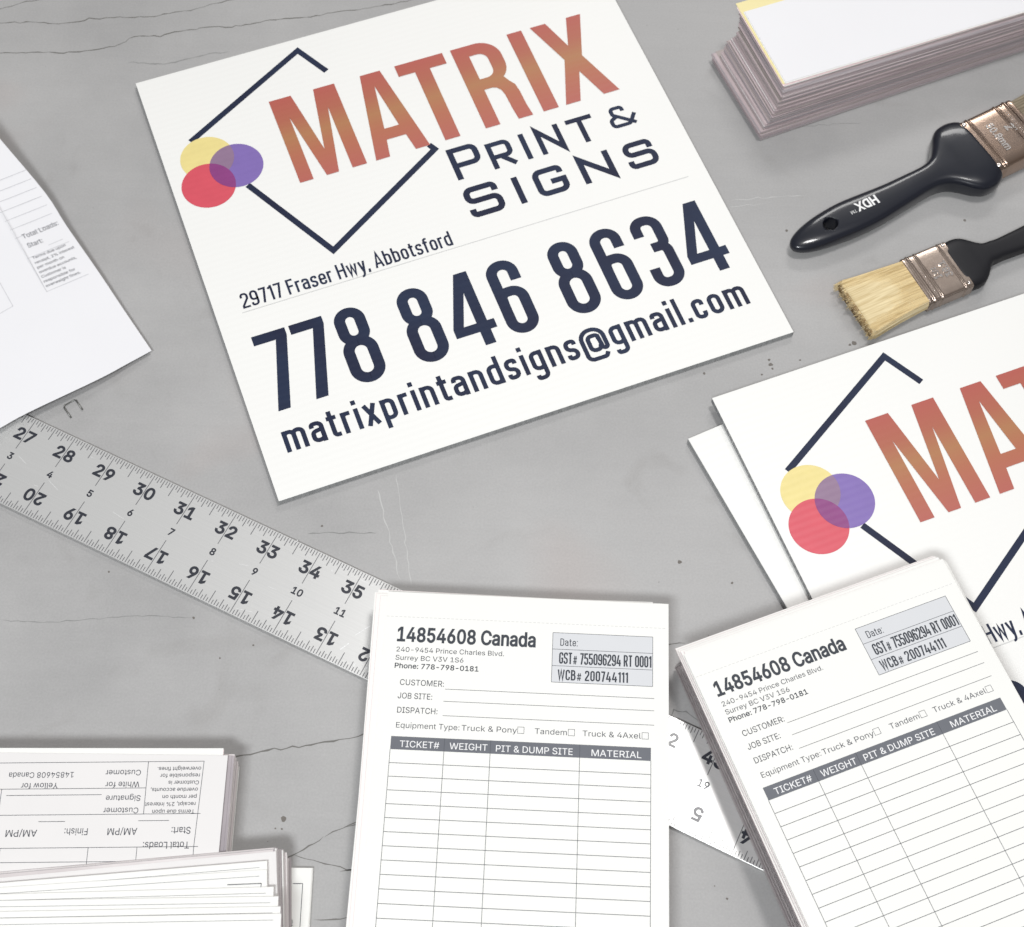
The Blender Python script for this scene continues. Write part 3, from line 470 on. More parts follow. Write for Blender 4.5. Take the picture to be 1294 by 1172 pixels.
        [73, 0, 53, 0, 53, 126, 53, 253, 53, 379, 72, 379, 92, 379, 112, 379, 112, 351, 112, 323, 112, 295, 111, 295, 109, 295, 108, 295, 113, 316, 121, 332, 132, 346, 144, 359, 157, 369, 172, 376, 187, 383, 203, 386, 219, 386, 247, 386, 270, 378, 287, 361, 305, 344, 316, 322, 321, 295, 318, 295, 315, 295, 312, 295, 317, 313, 325, 329, 337, 343, 349, 357, 364, 367, 381, 375, 398, 382, 416, 386, 437, 386, 459, 386, 479, 381, 497, 372, 515, 362, 530, 348, 541, 328, 551, 309, 557, 285, 557, 255, 557, 170, 557, 85, 557, 0, 536, 0, 516, 0, 496, 0, 496, 85, 496, 169, 496, 254, 496, 281, 488, 301, 473, 313, 457, 325, 439, 330, 419, 330, 402, 330, 387, 327, 374, 320, 362, 313, 352, 303, 345, 290, 339, 278, 335, 263, 335, 247, 335, 165, 335, 82, 335, 0, 315, 0, 295, 0, 274, 0, 274, 87, 274, 173, 274, 260, 274, 281, 267, 298, 253, 311, 239, 324, 221, 330, 199, 330, 185, 330, 171, 327, 158, 320, 144, 313, 134, 303, 126, 289, 118, 276, 114, 258, 114, 238, 114, 159, 114, 79, 114, 0, 93, 0],
    ]],
    'n': [410, [
        [114, 249, 114, 227, 114, 151, 114, 76, 114, 0, 93, 0, 73, 0, 53, 0, 53, 126, 53, 253, 53, 379, 72, 379, 92, 379, 112, 379, 112, 349, 112, 318, 112, 287, 109, 287, 106, 287, 102, 287, 114, 322, 131, 347, 152, 362, 174, 377, 199, 384, 227, 384, 253, 384, 276, 379, 295, 369, 314, 358, 330, 342, 341, 321, 352, 299, 357, 273, 357, 240, 357, 160, 357, 80, 357, 0, 337, 0, 316, 0, 296, 0, 296, 78, 296, 157, 296, 235, 296, 265, 288, 288, 273, 304, 258, 321, 237, 329, 210, 329, 192, 329, 175, 325, 161, 317, 146, 309, 135, 298, 126, 283, 118, 267],
    ]],
    'o': [415, [
        [242, -8, 207, -8, 173, -8, 143, 0, 117, 16, 91, 33, 71, 56, 56, 85, 41, 114, 34, 149, 34, 187, 34, 227, 41, 262, 56, 291, 71, 321, 91, 343, 117, 360, 143, 376, 173, 384, 207, 384, 242, 384, 273, 376, 299, 360, 325, 343, 345, 321, 359, 291, 374, 262, 381, 227, 381, 187, 381, 149, 374, 114, 359, 85, 345, 56, 325, 33, 299, 16, 273, 0],
        [182, 46, 207, 46, 233, 46, 254, 53, 270, 66, 287, 79, 299, 96, 307, 117, 315, 139, 319, 162, 319, 187, 319, 213, 315, 236, 307, 258, 299, 280, 287, 297, 270, 310, 254, 323, 233, 330, 207, 330, 182, 330, 161, 323, 145, 310, 129, 297, 116, 280, 108, 258, 100, 237, 96, 213, 96, 187, 96, 162, 100, 139, 108, 117, 116, 96, 129, 79, 145, 66, 161, 53],
    ]],
    'p': [424, [
        [73, -143, 53, -143, 53, 31, 53, 205, 53, 379, 72, 379, 92, 379, 112, 379, 112, 359, 112, 339, 112, 319, 114, 319, 116, 319, 118, 319, 123, 327, 129, 336, 137, 346, 145, 356, 157, 365, 171, 373, 186, 381, 205, 384, 229, 384, 261, 384, 289, 376, 313, 361, 337, 345, 356, 322, 370, 293, 383, 263, 390, 229, 390, 189, 390, 149, 383, 114, 370, 84, 356, 55, 337, 32, 313, 16, 289, 0, 261, -8, 229, -8, 206, -8, 187, -4, 173, 4, 158, 12, 146, 21, 138, 31, 130, 42, 123, 51, 118, 59, 117, 59, 115, 59, 114, 59, 114, -8, 114, -76, 114, -143, 93, -143],
        [197, 47, 220, 47, 244, 47, 263, 53, 279, 66, 295, 78, 308, 95, 316, 117, 324, 138, 328, 162, 328, 189, 328, 216, 324, 240, 316, 261, 308, 282, 296, 299, 280, 311, 264, 324, 244, 330, 220, 330, 197, 330, 177, 324, 161, 312, 145, 300, 133, 284, 125, 263, 117, 242, 113, 217, 113, 189, 113, 161, 117, 136, 125, 115, 133, 94, 146, 77, 162, 65, 178, 53],
    ]],
    'q': [424, [
        [372, 31, 372, -143, 351, -143, 331, -143, 311, -143, 311, -76, 311, -8, 311, 59, 309, 59, 308, 59, 306, 59, 302, 51, 295, 42, 287, 31, 278, 21, 267, 12, 252, 4, 238, -4, 219, -8, 195, -8, 164, -8, 136, 0, 111, 16, 87, 32, 68, 55, 55, 84, 41, 114, 34, 149, 34, 189, 34, 229, 41, 263, 55, 293, 69, 322, 88, 345, 112, 361, 136, 376, 164, 384, 196, 384, 219, 384, 238, 381, 253, 373, 268, 365, 279, 356, 287, 346, 296, 336, 302, 327, 307, 319, 309, 319, 311, 319, 313, 319, 313, 339, 313, 359, 313, 379, 332, 379, 352, 379, 372, 379, 372, 205],
        [181, 47, 205, 47, 227, 47, 247, 53, 263, 65, 279, 77, 291, 94, 299, 115, 308, 136, 312, 161, 312, 189, 312, 217, 308, 242, 300, 263, 292, 284, 279, 300, 263, 312, 247, 324, 228, 330, 205, 330, 181, 330, 161, 324, 145, 311, 129, 299, 116, 282, 108, 261, 100, 240, 96, 216, 96, 189, 96, 162, 100, 138, 109, 117, 117, 95, 129, 78, 145, 66, 161, 53],
    ]],
    'r': [259, [
        [73, 0, 53, 0, 53, 126, 53, 253, 53, 379, 72, 379, 92, 379, 112, 379, 112, 360, 112, 340, 112, 321, 113, 321, 114, 321, 115, 321, 122, 340, 135, 355, 152, 367, 170, 379, 190, 385, 213, 385, 218, 385, 223, 385, 229, 384, 235, 384, 240, 384, 243, 384, 243, 363, 243, 343, 243, 322, 242, 323, 237, 323, 230, 324, 223, 325, 215, 326, 207, 326, 189, 326, 173, 322, 159, 315, 145, 307, 134, 297, 126, 284, 118, 270, 114, 255, 114, 237, 114, 158, 114, 79, 114, 0, 93, 0],
    ]],
    's': [365, [
        [211, -8, 182, -8, 156, -8, 133, -4, 112, 3, 92, 11, 75, 23, 62, 38, 49, 53, 40, 72, 36, 94, 55, 98, 74, 102, 94, 107, 99, 86, 109, 70, 124, 60, 139, 50, 158, 45, 181, 45, 208, 45, 229, 51, 244, 62, 260, 74, 268, 87, 268, 103, 268, 116, 263, 127, 254, 136, 245, 144, 231, 151, 212, 155, 191, 160, 170, 165, 149, 170, 115, 178, 89, 191, 72, 208, 55, 225, 47, 247, 47, 274, 47, 296, 53, 315, 65, 332, 77, 348, 94, 361, 115, 370, 136, 380, 160, 384, 187, 384, 213, 384, 235, 380, 254, 372, 272, 365, 287, 353, 299, 339, 310, 325, 319, 309, 324, 290, 305, 286, 287, 281, 268, 277, 263, 292, 255, 304, 243, 316, 230, 327, 212, 333, 187, 333, 165, 333, 146, 327, 131, 317, 116, 306, 109, 293, 109, 277, 109, 263, 114, 252, 124, 243, 134, 235, 150, 228, 172, 223, 191, 218, 210, 214, 229, 209, 264, 201, 290, 188, 306, 171, 323, 154, 331, 133, 331, 107, 331, 84, 325, 64, 312, 47, 300, 30, 282, 16, 260, 6, 237, -3],
    ]],
    't': [227, [
        [138, 379, 204, 379, 204, 362, 204, 344, 204, 327, 138, 327, 72, 327, 6, 327, 6, 344, 6, 362, 6, 379, 72, 379],
        [65, 345, 65, 471, 85, 471, 106, 471, 126, 471, 126, 347, 126, 222, 126, 98, 126, 81, 129, 69, 136, 61, 143, 54, 154, 50, 170, 50, 174, 50, 179, 50, 185, 51, 191, 52, 197, 53, 202, 54, 206, 36, 209, 19, 213, 2, 207, 0, 200, -2, 192, -3, 184, -4, 176, -4, 168, -4, 136, -4, 110, 4, 92, 21, 74, 38, 65, 62, 65, 93, 65, 219],
    ]],
    'u': [410, [
        [211, -5, 182, -5, 157, -5, 134, 0, 115, 11, 95, 21, 80, 37, 69, 59, 58, 80, 53, 107, 53, 139, 53, 219, 53, 299, 53, 379, 73, 379, 93, 379, 114, 379, 114, 301, 114, 222, 114, 144, 114, 114, 121, 91, 137, 75, 152, 58, 173, 50, 200, 50, 218, 50, 235, 54, 249, 62, 264, 70, 275, 81, 283, 97, 292, 112, 296, 131, 296, 153, 296, 228, 296, 304, 296, 379, 316, 379, 337, 379, 357, 379, 357, 253, 357, 126, 357, 0, 337, 0, 318, 0, 298, 0, 298, 31, 298, 61, 298, 92, 301, 92, 304, 92, 307, 92, 295, 57, 279, 32, 257, 17, 235, 2],
    ]],
    'v': [389, [
        [184, 0, 163, 0, 114, 126, 66, 253, 17, 379, 40, 379, 62, 379, 84, 379, 111, 305, 138, 230, 165, 155, 174, 132, 181, 110, 187, 87, 193, 64, 199, 42, 206, 21, 198, 21, 191, 21, 184, 21, 191, 42, 197, 64, 203, 87, 209, 110, 216, 132, 224, 155, 251, 230, 278, 305, 305, 379, 327, 379, 349, 379, 371, 379, 323, 253, 275, 126, 226, 0, 205, 0],
    ]],
    'w': [567, [
        [158, 0, 138, 0, 99, 126, 61, 253, 23, 379, 44, 379, 66, 379, 87, 379, 103, 324, 118, 269, 133, 214, 140, 191, 147, 165, 154, 137, 161, 108, 168, 76, 175, 41, 172, 41, 168, 41, 165, 41, 172, 75, 179, 106, 186, 135, 193, 163, 199, 190, 206, 214, 221, 269, 237, 324, 252, 379, 273, 379, 295, 379, 316, 379, 332, 324, 347, 269, 362, 214, 368, 190, 375, 164, 382, 136, 388, 107, 395, 76, 402, 41, 399, 41, 395, 41, 391, 41, 399, 75, 406, 107, 413, 135, 420, 164, 427, 190, 434, 214, 449, 269, 465, 324, 480, 379, 502, 379, 523, 379, 545, 379, 506, 253, 468, 126, 429, 0, 409, 0, 389, 0, 368, 0, 352, 57, 335, 114, 319, 172, 314, 189, 309, 207, 305, 225, 300, 243, 295, 261, 291, 280, 286, 299, 281, 318, 277, 338, 281, 338, 286, 338, 291, 338, 286, 319, 281, 299, 277, 280, 272, 261, 267, 243, 263, 225, 258, 206, 253, 189, 248, 172, 231, 114, 215, 57, 199, 0, 178, 0],
    ]],
    'x': [379, [
        [44, 0, 21, 0, 71, 73, 121, 145, 171, 218, 171, 202, 171, 187, 171, 171, 124, 240, 76, 310, 29, 379, 52, 379, 76, 379, 100, 379, 116, 355, 132, 330, 147, 306, 160, 287, 170, 270, 179, 253, 188, 237, 198, 221, 207, 206, 197, 206, 186, 206, 175, 206, 185, 221, 194, 237, 202, 253, 211, 270, 221, 287, 233, 306, 249, 330, 266, 355, 282, 379, 305, 379, 328, 379, 352, 379, 304, 309, 256, 239, 209, 169, 209, 184, 209, 199, 209, 214, 258, 143, 308, 71, 358, 0, 334, 0, 310, 0, 287, 0, 268, 28, 249, 57, 231, 85, 219, 103, 209, 120, 200, 136, 191, 152, 182, 167, 173, 182, 183, 182, 194, 182, 205, 182, 195, 167, 186, 152, 178, 136, 170, 120, 160, 103, 148, 85, 129, 57, 110, 28, 91, 0, 68, 0],
    ]],
    'y': [389, [
        [51, -140, 47, -139, 52, -121, 57, -103, 61, -86, 65, -86, 68, -87, 71, -87, 83, -90, 94, -91, 104, -89, 114, -87, 122, -82, 130, -74, 138, -66, 145, -53, 151, -36, 155, -24, 159, -13, 163, -1, 114, 126, 66, 252, 17, 379, 40, 379, 62, 379, 84, 379, 111, 305, 138, 230, 165, 155, 174, 132, 181, 109, 187, 87, 193, 64, 199, 42, 206, 21, 198, 21, 191, 21, 184, 21, 190, 42, 196, 64, 202, 87, 209, 110, 216, 132, 224, 155, 251, 230, 278, 305, 305, 379, 327, 379, 349, 379, 371, 379, 316, 234, 260, 88, 204, -58, 196, -78, 187, -94, 177, -107, 166, -120, 153, -129, 139, -136, 125, -142, 109, -145, 91, -145, 81, -145, 72, -144, 65, -143, 57, -142],
    ]],
}


def text_width(t, sx=1.0, track=0.0):
    return sum(GL[c][0] * 0.001 * sx + track for c in t)


def flat_glyph(ch, sx, wt, res=4, cache={}):
    """triangles of one letter; contours may overlap, so keep every cell with a non-zero winding number"""
    key = (ch, round(sx, 3), round(wt, 4), res)
    if key in cache:
        return cache[key]
    loops = []
    for q in GL[ch][1]:
        n = len(q) // 6
        P = []
        for i in range(n):
            a = q[i * 6:i * 6 + 6]
            b = q[((i + 1) % n) * 6:((i + 1) % n) * 6 + 6]
            p0, p1, p2, p3 = (a[2], a[3]), (a[4], a[5]), (b[0], b[1]), (b[2], b[3])
            st = abs((p1[0] - p0[0]) * (p3[1] - p0[1]) - (p1[1] - p0[1]) * (p3[0] - p0[0])) < 400 and abs((p2[0] - p0[0]) * (p3[1] - p0[1]) - (p2[1] - p0[1]) * (p3[0] - p0[0])) < 400
            m = 1 if st else res
            for j in range(m):
                t = j / m
                w0, w1, w2, w3 = (1 - t) ** 3, 3 * t * (1 - t) ** 2, 3 * t * t * (1 - t), t ** 3
                P.append(Vector(((w0 * p0[0] + w1 * p1[0] + w2 * p2[0] + w3 * p3[0]) * sx, w0 * p0[1] + w1 * p1[1] + w2 * p2[1] + w3 * p3[1])))
        Q = [p for i, p in enumerate(P) if (p - P[i - 1]).length > .5]
        loops.append(Q)

    def area_(L):
        return sum(L[i - 1].x * L[i].y - L[i].x * L[i - 1].y for i in range(len(L))) / 2
    big = max(loops, key=lambda L: abs(area_(L)))
    sg = 1 if area_(big) > 0 else -1
    d = wt * 509 * sg
    if abs(d) > 1e-6:
        new = []
        for L in loops:
            R = []
            n = len(L)
            for i in range(n):
                e0, e1 = (L[i] - L[i - 1]).normalized(), (L[(i + 1) % n] - L[i]).normalized()
                n0, n1 = Vector((e0.y, -e0.x)), Vector((e1.y, -e1.x))
                m = n0 + n1
                if m.length < .2:
                    m = n0
                m.normalize()
                R.append(L[i] + m * (d / max(.45, m.dot(n0))))
            new.append(R)
        loops = new
    vs, es = [], []
    for L in loops:
        n0 = len(vs)
        vs += L
        es += [(n0 + i, n0 + (i + 1) % len(L)) for i in range(len(L))]
    V, E, F, _, _, _ = delaunay_2d_cdt(vs, es, [], 0, 1e-3)
    keep = []
    for f in F:
        c = sum((V[i] for i in f), Vector((0, 0))) / len(f)
        wn_ = 0
        for L in loops:
            for i in range(len(L)):
                p, q = L[i - 1], L[i]
                if (p.y <= c.y) != (q.y <= c.y):
                    x = p.x + (c.y - p.y) / (q.y - p.y) * (q.x - p.x)
                    if x > c.x:
                        wn_ += 1 if q.y > p.y else -1
        if wn_ * sg > 0:
            keep.append(tuple(f))
    cache[key] = ([tuple(v) for v in V], keep)
    return cache[key]


def text_mesh(name, items, m, parent, z=0.0, extrude=0.0, res=4):
    """items: (text, x, y, cap height, fitted width or None, weight) -> one flat mesh"""
    v, f = [], []
    for it in items:
        t, x, y, cap, fit, wt = it[:6]
        k = cap / 0.509
        sx = 1.0
        if fit:
            sx = fit / (text_width(t) * k)
        pen = 0.0
        for ch in t:
            adv = GL[ch][0]
            if GL[ch][1]:
                V, F = flat_glyph(ch, sx, wt, res)
                n0 = len(v)
                v += [((pen * sx + p[0]) * .001 * k + x, p[1] * .001 * k + y, z + extrude) for p in V]
                f += [tuple(n0 + i for i in q) for q in F]
                if extrude:
                    n1 = len(v)
                    v += [(p[0], p[1], z - extrude) for p in v[n0:n1]]
                    cnt = set()
                    for q in F:
                        for a, b in zip(q, q[1:] + q[:1]):
                            cnt.add((a, b))
                    for a, b in cnt:
                        if (b, a) not in cnt:
                            f.append((n0 + a, n1 + a, n1 + b, n0 + b))
            pen += adv
    me = bpy.data.meshes.new(name)
    me.from_pydata(v, [], f)
    me.materials.append(m)
    ob = bpy.data.objects.new(name, me)
    COL.objects.link(ob)
    if parent:
        ob.parent = parent
    return ob


def outline_mesh(name, polys, m, parent, z=0.0):
    """polys: list of lists of points, holes included, filled flat"""
    cu = bpy.data.curves.new('t', 'CURVE')
    cu.dimensions = '2D'
    cu.fill_mode = 'FRONT'
    for P in polys:
        s = cu.splines.new('POLY')
        s.points.add(len(P) - 1)
        for i, p in enumerate(P):
            s.points[i].co = (p[0], p[1], 0, 1)
        s.use_cyclic_u = True
    o = bpy.data.objects.new('t', cu)
    me = bpy.data.meshes.new_from_object(o)
    for w in me.vertices:
        w.co.z = z
    me.materials.clear()
    me.materials.append(m)
    me.name = name
    ob = bpy.data.objects.new(name, me)
    COL.objects.link(ob)
    bpy.data.objects.remove(o)
    ob.parent = parent
    return ob


def rounded(pts, closed=False, seg=7):
    """pts (x, y[, radius]) -> polyline with rounded corners"""
    n = len(pts)
    out = []
    for i, p in enumerate(pts):
        rr = p[2] if len(p) > 2 else 0
        if rr == 0 or (not closed and i in (0, n - 1)):
            out.append((p[0], p[1]))
            continue
        a, b, c = Vector(pts[i - 1][:2]), Vector(p[:2]), Vector(pts[(i + 1) % n][:2])
        u, w = (a - b), (c - b)
        lu, lw = u.length, w.length
        u.normalize()
        w.normalize()
        ang = math.acos(max(-1, min(1, u.dot(w))))
        if ang > math.pi - 0.02:
            out.append((p[0], p[1]))
            continue
        d = min(rr / math.tan(ang / 2), lu * 0.499, lw * 0.499)
        r2 = d * math.tan(ang / 2)
        cen = b + (u + w).normalized() * (r2 / math.sin(ang / 2))
        p0, p1 = b + u * d, b + w * d
        a0 = math.atan2(p0.y - cen.y, p0.x - cen.x)
        a1 = math.atan2(p1.y - cen.y, p1.x - cen.x)
        da = (a1 - a0 + math.pi) % (2 * math.pi) - math.pi
        for k in range(seg + 1):
            t = a0 + da * k / seg
            out.append((cen.x + r2 * math.cos(t), cen.y + r2 * math.sin(t)))
    return out


# condensed stroke alphabet: cap height 1, x height X, stroke centre lines; value = (advance box width, [strokes])
# a stroke is (closed, [(x, y, radius) ...]); h = half stroke width is handled by the caller through H
def stroke_glyphs(h, X=0.74):
    """returns dict of glyphs with ink edges at 0 and width, 0 and 1; h = half of the stroke width"""
    G = {}
    c = 1 - h
    xt = X - h

    def put(ch, w, *st):
        G[ch] = (w, st)
    wd = 0.46          # digit width
    l, rr = h, wd - h
    R = (rr - l) / 2
    put('0', wd, (1, [(l, h, R), (rr, h, R), (rr, c, R), (l, c, R)]))
    put('1', 0.27, (0, [(0.27 - h, 0), (0.27 - h, 1)]), (0, [(0.02, 0.80), (0.27 - h * 1.2, 0.93)]))
    put('2', wd, (0, [(l, .70), (l, c, R), (rr, c, R), (rr, .62, R * .8), (l, .16, R * .3), (l, h, .0), (wd, h)]))
    put('3', wd, (0, [(l, .74), (l, c, R), (rr, c, R), (rr, .545, R * .8), (.17, .545)]),
        (0, [(.17, .545), (rr, .545, R * .8), (rr, h, R), (l, h, R), (l, .27)]))
    put('4', 0.52, (0, [(.24, 1 - h * .6), (h * .8, .20 + h), (.52, .20 + h)]), (0, [(.37, 0), (.37, .56)]))
    put('5', wd, (0, [(wd - .02, c), (l, c), (l, .58), (rr, .60, R), (rr, h, R), (l, h, R), (l, .27)]))
    put('6', wd, (0, [(rr, .76), (rr, c, R), (l, c, R), (l, h, R), (rr, h, R), (rr, .58, R), (l, .58, R), (l, .44)]))
    put('7', 0.42, (0, [(0, c), (.42 - h * 1.0, c), (.16, 0)]))
    put('8', wd, (1, [(l + .005, .54, R), (rr - .005, .54, R), (rr - .005, c, R), (l + .005, c, R)]),
        (1, [(l, h, R), (rr, h, R), (rr, .54, R), (l, .54, R)]))
    put('9', wd, (0, [(l, .24), (l, h, R), (rr, h, R), (rr, c, R), (l, c, R), (l, .42, R), (rr, .42, R), (rr, .56)]))
    # capitals
    put('A', 0.52, (0, [(h * .8, 0), (.26, 1 - h * .2), (.52 - h * .8, 0)]), (0, [(.12, .27), (.40, .27)]))
    put('F', 0.40, (0, [(h, 0), (h, c), (.40, c)]), (0, [(h, .52), (.36, .52)]))
    put('H', 0.50, (0, [(h, 0), (h, 1)]), (0, [(.5 - h, 0), (.5 - h, 1)]), (0, [(h, .53), (.5 - h, .53)]))
    put('G', wd, (0, [(rr, .72), (rr, c, R), (l, c, R), (l, h, R), (rr, h, R), (rr, .48), (.25, .48)]))
    put('S', wd, (0, [(rr, .74), (rr, c, R), (l, c, R), (l, .56, R), (rr, .44, R), (rr, h, R), (l, h, R), (l, .26)]))
    put('T', 0.44, (0, [(0, c), (.44, c)]), (0, [(.22, 0), (.22, c)]))
    put('C', wd, (0, [(rr, .68), (rr, c, R), (l, c, R), (l, h, R), (rr, h, R), (rr, .32)]))
    put('B', 0.48, (0, [(h, .53), (h, c), (.45 - h, c, R), (.45 - h, .53, R), (h, .53)]),
        (0, [(h, .53), (.48 - h, .53, R), (.48 - h, h, R), (h, h), (h, .53)]))
    put('R', 0.48, (0, [(h, 0), (h, c), (.46 - h, c, R), (.46 - h, .46, R), (h, .46)]), (0, [(.25, .46), (.48 - h, 0)]))
    put('D', 0.48, (1, [(h, h), (.48 - h, h, R), (.48 - h, c, R), (h, c)]))
    put('W', 0.72, (0, [(h * .8, 1), (.20, h * .5), (.36, c), (.52, h * .5), (.72 - h * .8, 1)]))
    put('#', 0.52, (0, [(.14, 0), (.22, .72)]), (0, [(.32, 0), (.40, .72)]), (0, [(.03, .22), (.47, .22)]), (0, [(.06, .50), (.50, .50)]))
    # lower case
    w = 0.42
    q = (w - 2 * h) / 2
    put('n', w, (0, [(h, 0), (h, X)]), (0, [(h, X * .62), (h, xt, q), (w - h, xt, q), (w - h, 0)]))
    put('m', 0.66, (0, [(h, 0), (h, X)]), (0, [(h, X * .62), (h, xt, q), (.33, xt, q), (.33, 0)]),
        (0, [(.33, X * .62), (.33, xt, q), (.66 - h, xt, q), (.66 - h, 0)]))
    put('r', 0.28, (0, [(h, 0), (h, X)]), (0, [(h, X * .55), (h, xt, q), (.28, xt)]))
    put('h', w, (0, [(h, 0), (h, 1)]), (0, [(h, X * .62), (h, xt, q), (w - h, xt, q), (w - h, 0)]))
    put('o', w, (1, [(h, h, q), (w - h, h, q), (w - h, xt, q), (h, xt, q)]))
    put('a', w, (0, [(h * 1.1, X * .72), (h * 1.1, xt, q), (w - h, xt, q), (w - h, 0)]),
        (0, [(w - h, X * .60), (h, X * .54, q * .8), (h, h, q), (w - h, h + .03, q * .8), (w - h, X * .4)]))
    put('b', w, (0, [(h, 0), (h, 1)]), (0, [(h, .3), (h, h, q), (w - h, h, q), (w - h, xt, q), (h, xt, q), (h, X * .6)]))
    put('d', w, (0, [(w - h, 0), (w - h, 1)]), (0, [(w - h, .3), (w - h, h, q), (h, h, q), (h, xt, q), (w - h, xt, q), (w - h, X * .6)]))
    put('p', w, (0, [(h, -.27), (h, X)]), (0, [(h, .3), (h, h, q), (w - h, h, q), (w - h, xt, q), (h, xt, q), (h, X * .6)]))
    put('c', w - .03, (0, [(w - .03 - h, X * .66), (w - .03 - h, xt, q), (h, xt, q), (h, h, q), (w - .03 - h, h, q), (w - .03 - h, X * .34)]))
    put('e', w, (0, [(w - h, X * .32), (w - h, h, q), (h, h, q), (h, xt, q), (w - h, xt, q), (w - h, X * .5), (h, X * .5)]))
    put('g', w, (0, [(w - h, X), (w - h, -.24, q), (h, -.24, q), (h, -.12)]),
        (0, [(w - h, .34), (w - h, .09 + h * .2, q), (h, .09 + h * .2, q), (h, xt, q), (w - h, xt, q), (w - h, X * .6)]))
    put('s', w - .03, (0, [(w - .03 - h, X * .72), (w - .03 - h, xt, q), (h, xt, q), (h, X * .54, q), (w - .03 - h, X * .44, q), (w - .03 - h, h, q), (h, h, q), (h, X * .28)]))
    put('t', 0.29, (0, [(.12, X + .19), (.12, h, q * .7), (.29, h)]), (0, [(0, X - h * .8), (.28, X - h * .8)]))
    put('f', 0.29, (0, [(.12, 0), (.12, c, q * .8), (.30, c)]), (0, [(0, X - h * .8), (.28, X - h * .8)]))
    put('i', 2 * h, (0, [(h, 0), (h, X)]), (0, [(h, X + .13), (h, X + .13 + 2.2 * h)]))
    put('l', 2 * h, (0, [(h, 0), (h, 1)]))
    put('x', 0.40, (0, [(h * .8, 0), (.40 - h * .8, X)]), (0, [(h * .8, X), (.40 - h * .8, 0)]))
    put('w', 0.60, (0, [(h * .8, X), (.17, h * .5), (.30, xt), (.43, h * .5), (.60 - h * .8, X)]))
    put('y', 0.40, (0, [(h * .8, X), (.21, .05)]), (0, [(.40 - h * .8, X), (.20, -.12, .10), (.12, -.25, .08), (.02, -.25)]))
    put('.', 2 * h, (0, [(h, 0), (h, 2.2 * h)]))
    put(',', 2 * h, (0, [(h, 2 * h), (h * .5, -.12)]))
    put(':', 2 * h, (0, [(h, 0), (h, 2.2 * h)]), (0, [(h, X - 2.2 * h), (h, X)]))
    Q = .13
    put('@', 0.78, (0, [(.66, -.06), (.58, -.2, .1), (.39, -.2, .25), (h * .8, -.2, .3), (h * .8, .85, .32), (.78 - h * .8, .85, .32), (.78 - h * .8, .1, .12),
                        (.58, .1, .08), (.55, .62)]),
        (0, [(.55, .25), (.50, .10, Q), (.24, .10, Q), (.24, .62, Q), (.55, .62, Q), (.55, .45)]))
    return G


def stroke_text(mb, t, x, y, cap, fit, weight, gap=0.10, X=0.74, slant=0.0, space=0.30):
    """weight: stroke width as a fraction of cap height; fit: total ink width"""
    G = stroke_glyphs(weight / 2, X)
    tot = 0
    for ch in t:
        tot += space if ch == ' ' else G[ch][0] + gap
    tot -= gap
    k = fit / cap / tot if fit else 1.0
    # the width scale is applied to positions only, so that strokes keep an even width
    pen = 0
    zi = 0
    for ch in t:
        if ch == ' ':
            pen += space
            continue
        w, st = G[ch]
        for cl, pts in st:
            P = rounded([tuple(p) for p in pts], bool(cl))
            P = [(x + (pen + p[0]) * k * cap, y + p[1] * cap) for p in P]
            mb.ribbon(P, weight * cap * (.62 if ch == '#' else 1), 0.00001 * (zi % 4), bool(cl))
            zi += 1
        pen += w + gap


# ------------------------------------------------------------------ materials
paper_w = mat('white_paper', (0.86, 0.855, 0.825), 0.62, var=0.02, vscale=12, bump=0.08, bscale=900, spec=0.3, wave=0.10)
paper_cool = mat('cool_white_paper', (0.83, 0.825, 0.845), 0.5, var=0.02, vscale=14, bump=0.08, bscale=900, spec=0.3, wave=0.10)
paper_y = mat('yellow_paper', (0.88, 0.78, 0.42), 0.65, var=0.04, vscale=30, spec=0.3)
paper_p = mat('pink_paper', (0.85, 0.69, 0.70), 0.65, var=0.05, vscale=30, spec=0.3)
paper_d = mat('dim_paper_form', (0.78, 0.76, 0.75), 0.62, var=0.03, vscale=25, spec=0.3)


def edge_mat(name, a, b):
    return mat(name, a, 0.8, col2=b, vscale=1.0, stretch=(14, 14, 5200), spec=0.2, detail=5)


edge_a = edge_mat('paper_edge_mauve', (0.66, 0.56, 0.57), (0.34, 0.28, 0.29))
edge_b = edge_mat('paper_edge_grey', (0.56, 0.51, 0.52), (0.32, 0.29, 0.31))
edge_c = edge_mat('paper_edge_pale', (0.86, 0.82, 0.81), (0.56, 0.51, 0.51))
edge_d = edge_mat('paper_edge_taupe', (0.50, 0.45, 0.43), (0.34, 0.29, 0.28))
board_m = mat('white_fluted_plastic', (0.87, 0.865, 0.84), 0.42, var=0.012, vscale=10, spec=0.45)
# fine flutes of the corrugated plastic seen in the surface
nt = board_m.node_tree
wv = nt.nodes.new('ShaderNodeTexWave')
wv.bands_direction = 'Y'
wv.inputs['Scale'].default_value = 75
wv.inputs['Distortion'].default_value = 0.6
wv.inputs['Detail'].default_value = 1
bpn = nt.nodes.new('ShaderNodeBump')
bpn.inputs['Strength'].default_value = 0.10
bpn.inputs['Distance'].default_value = 0.0004
tcn = nt.nodes.new('ShaderNodeTexCoord')
nt.links.new(tcn.outputs['Object'], wv.inputs['Vector'])
nt.links.new(wv.outputs['Fac'], bpn.inputs['Height'])
nt.links.new(bpn.outputs['Normal'], nt.nodes['Principled BSDF'].inputs['Normal'])
board_edge = mat('plastic_board_edge', (0.42, 0.43, 0.43), 0.6, var=0.3, vscale=1.0, stretch=(700, 700, 1))
navy = mat('navy_ink', (0.012, 0.015, 0.042), 0.5, col2=(0.016, 0.028, 0.066), vscale=22, spec=0.25)
ink = mat('black_ink', (0.045, 0.052, 0.065), 0.6, spec=0.3)
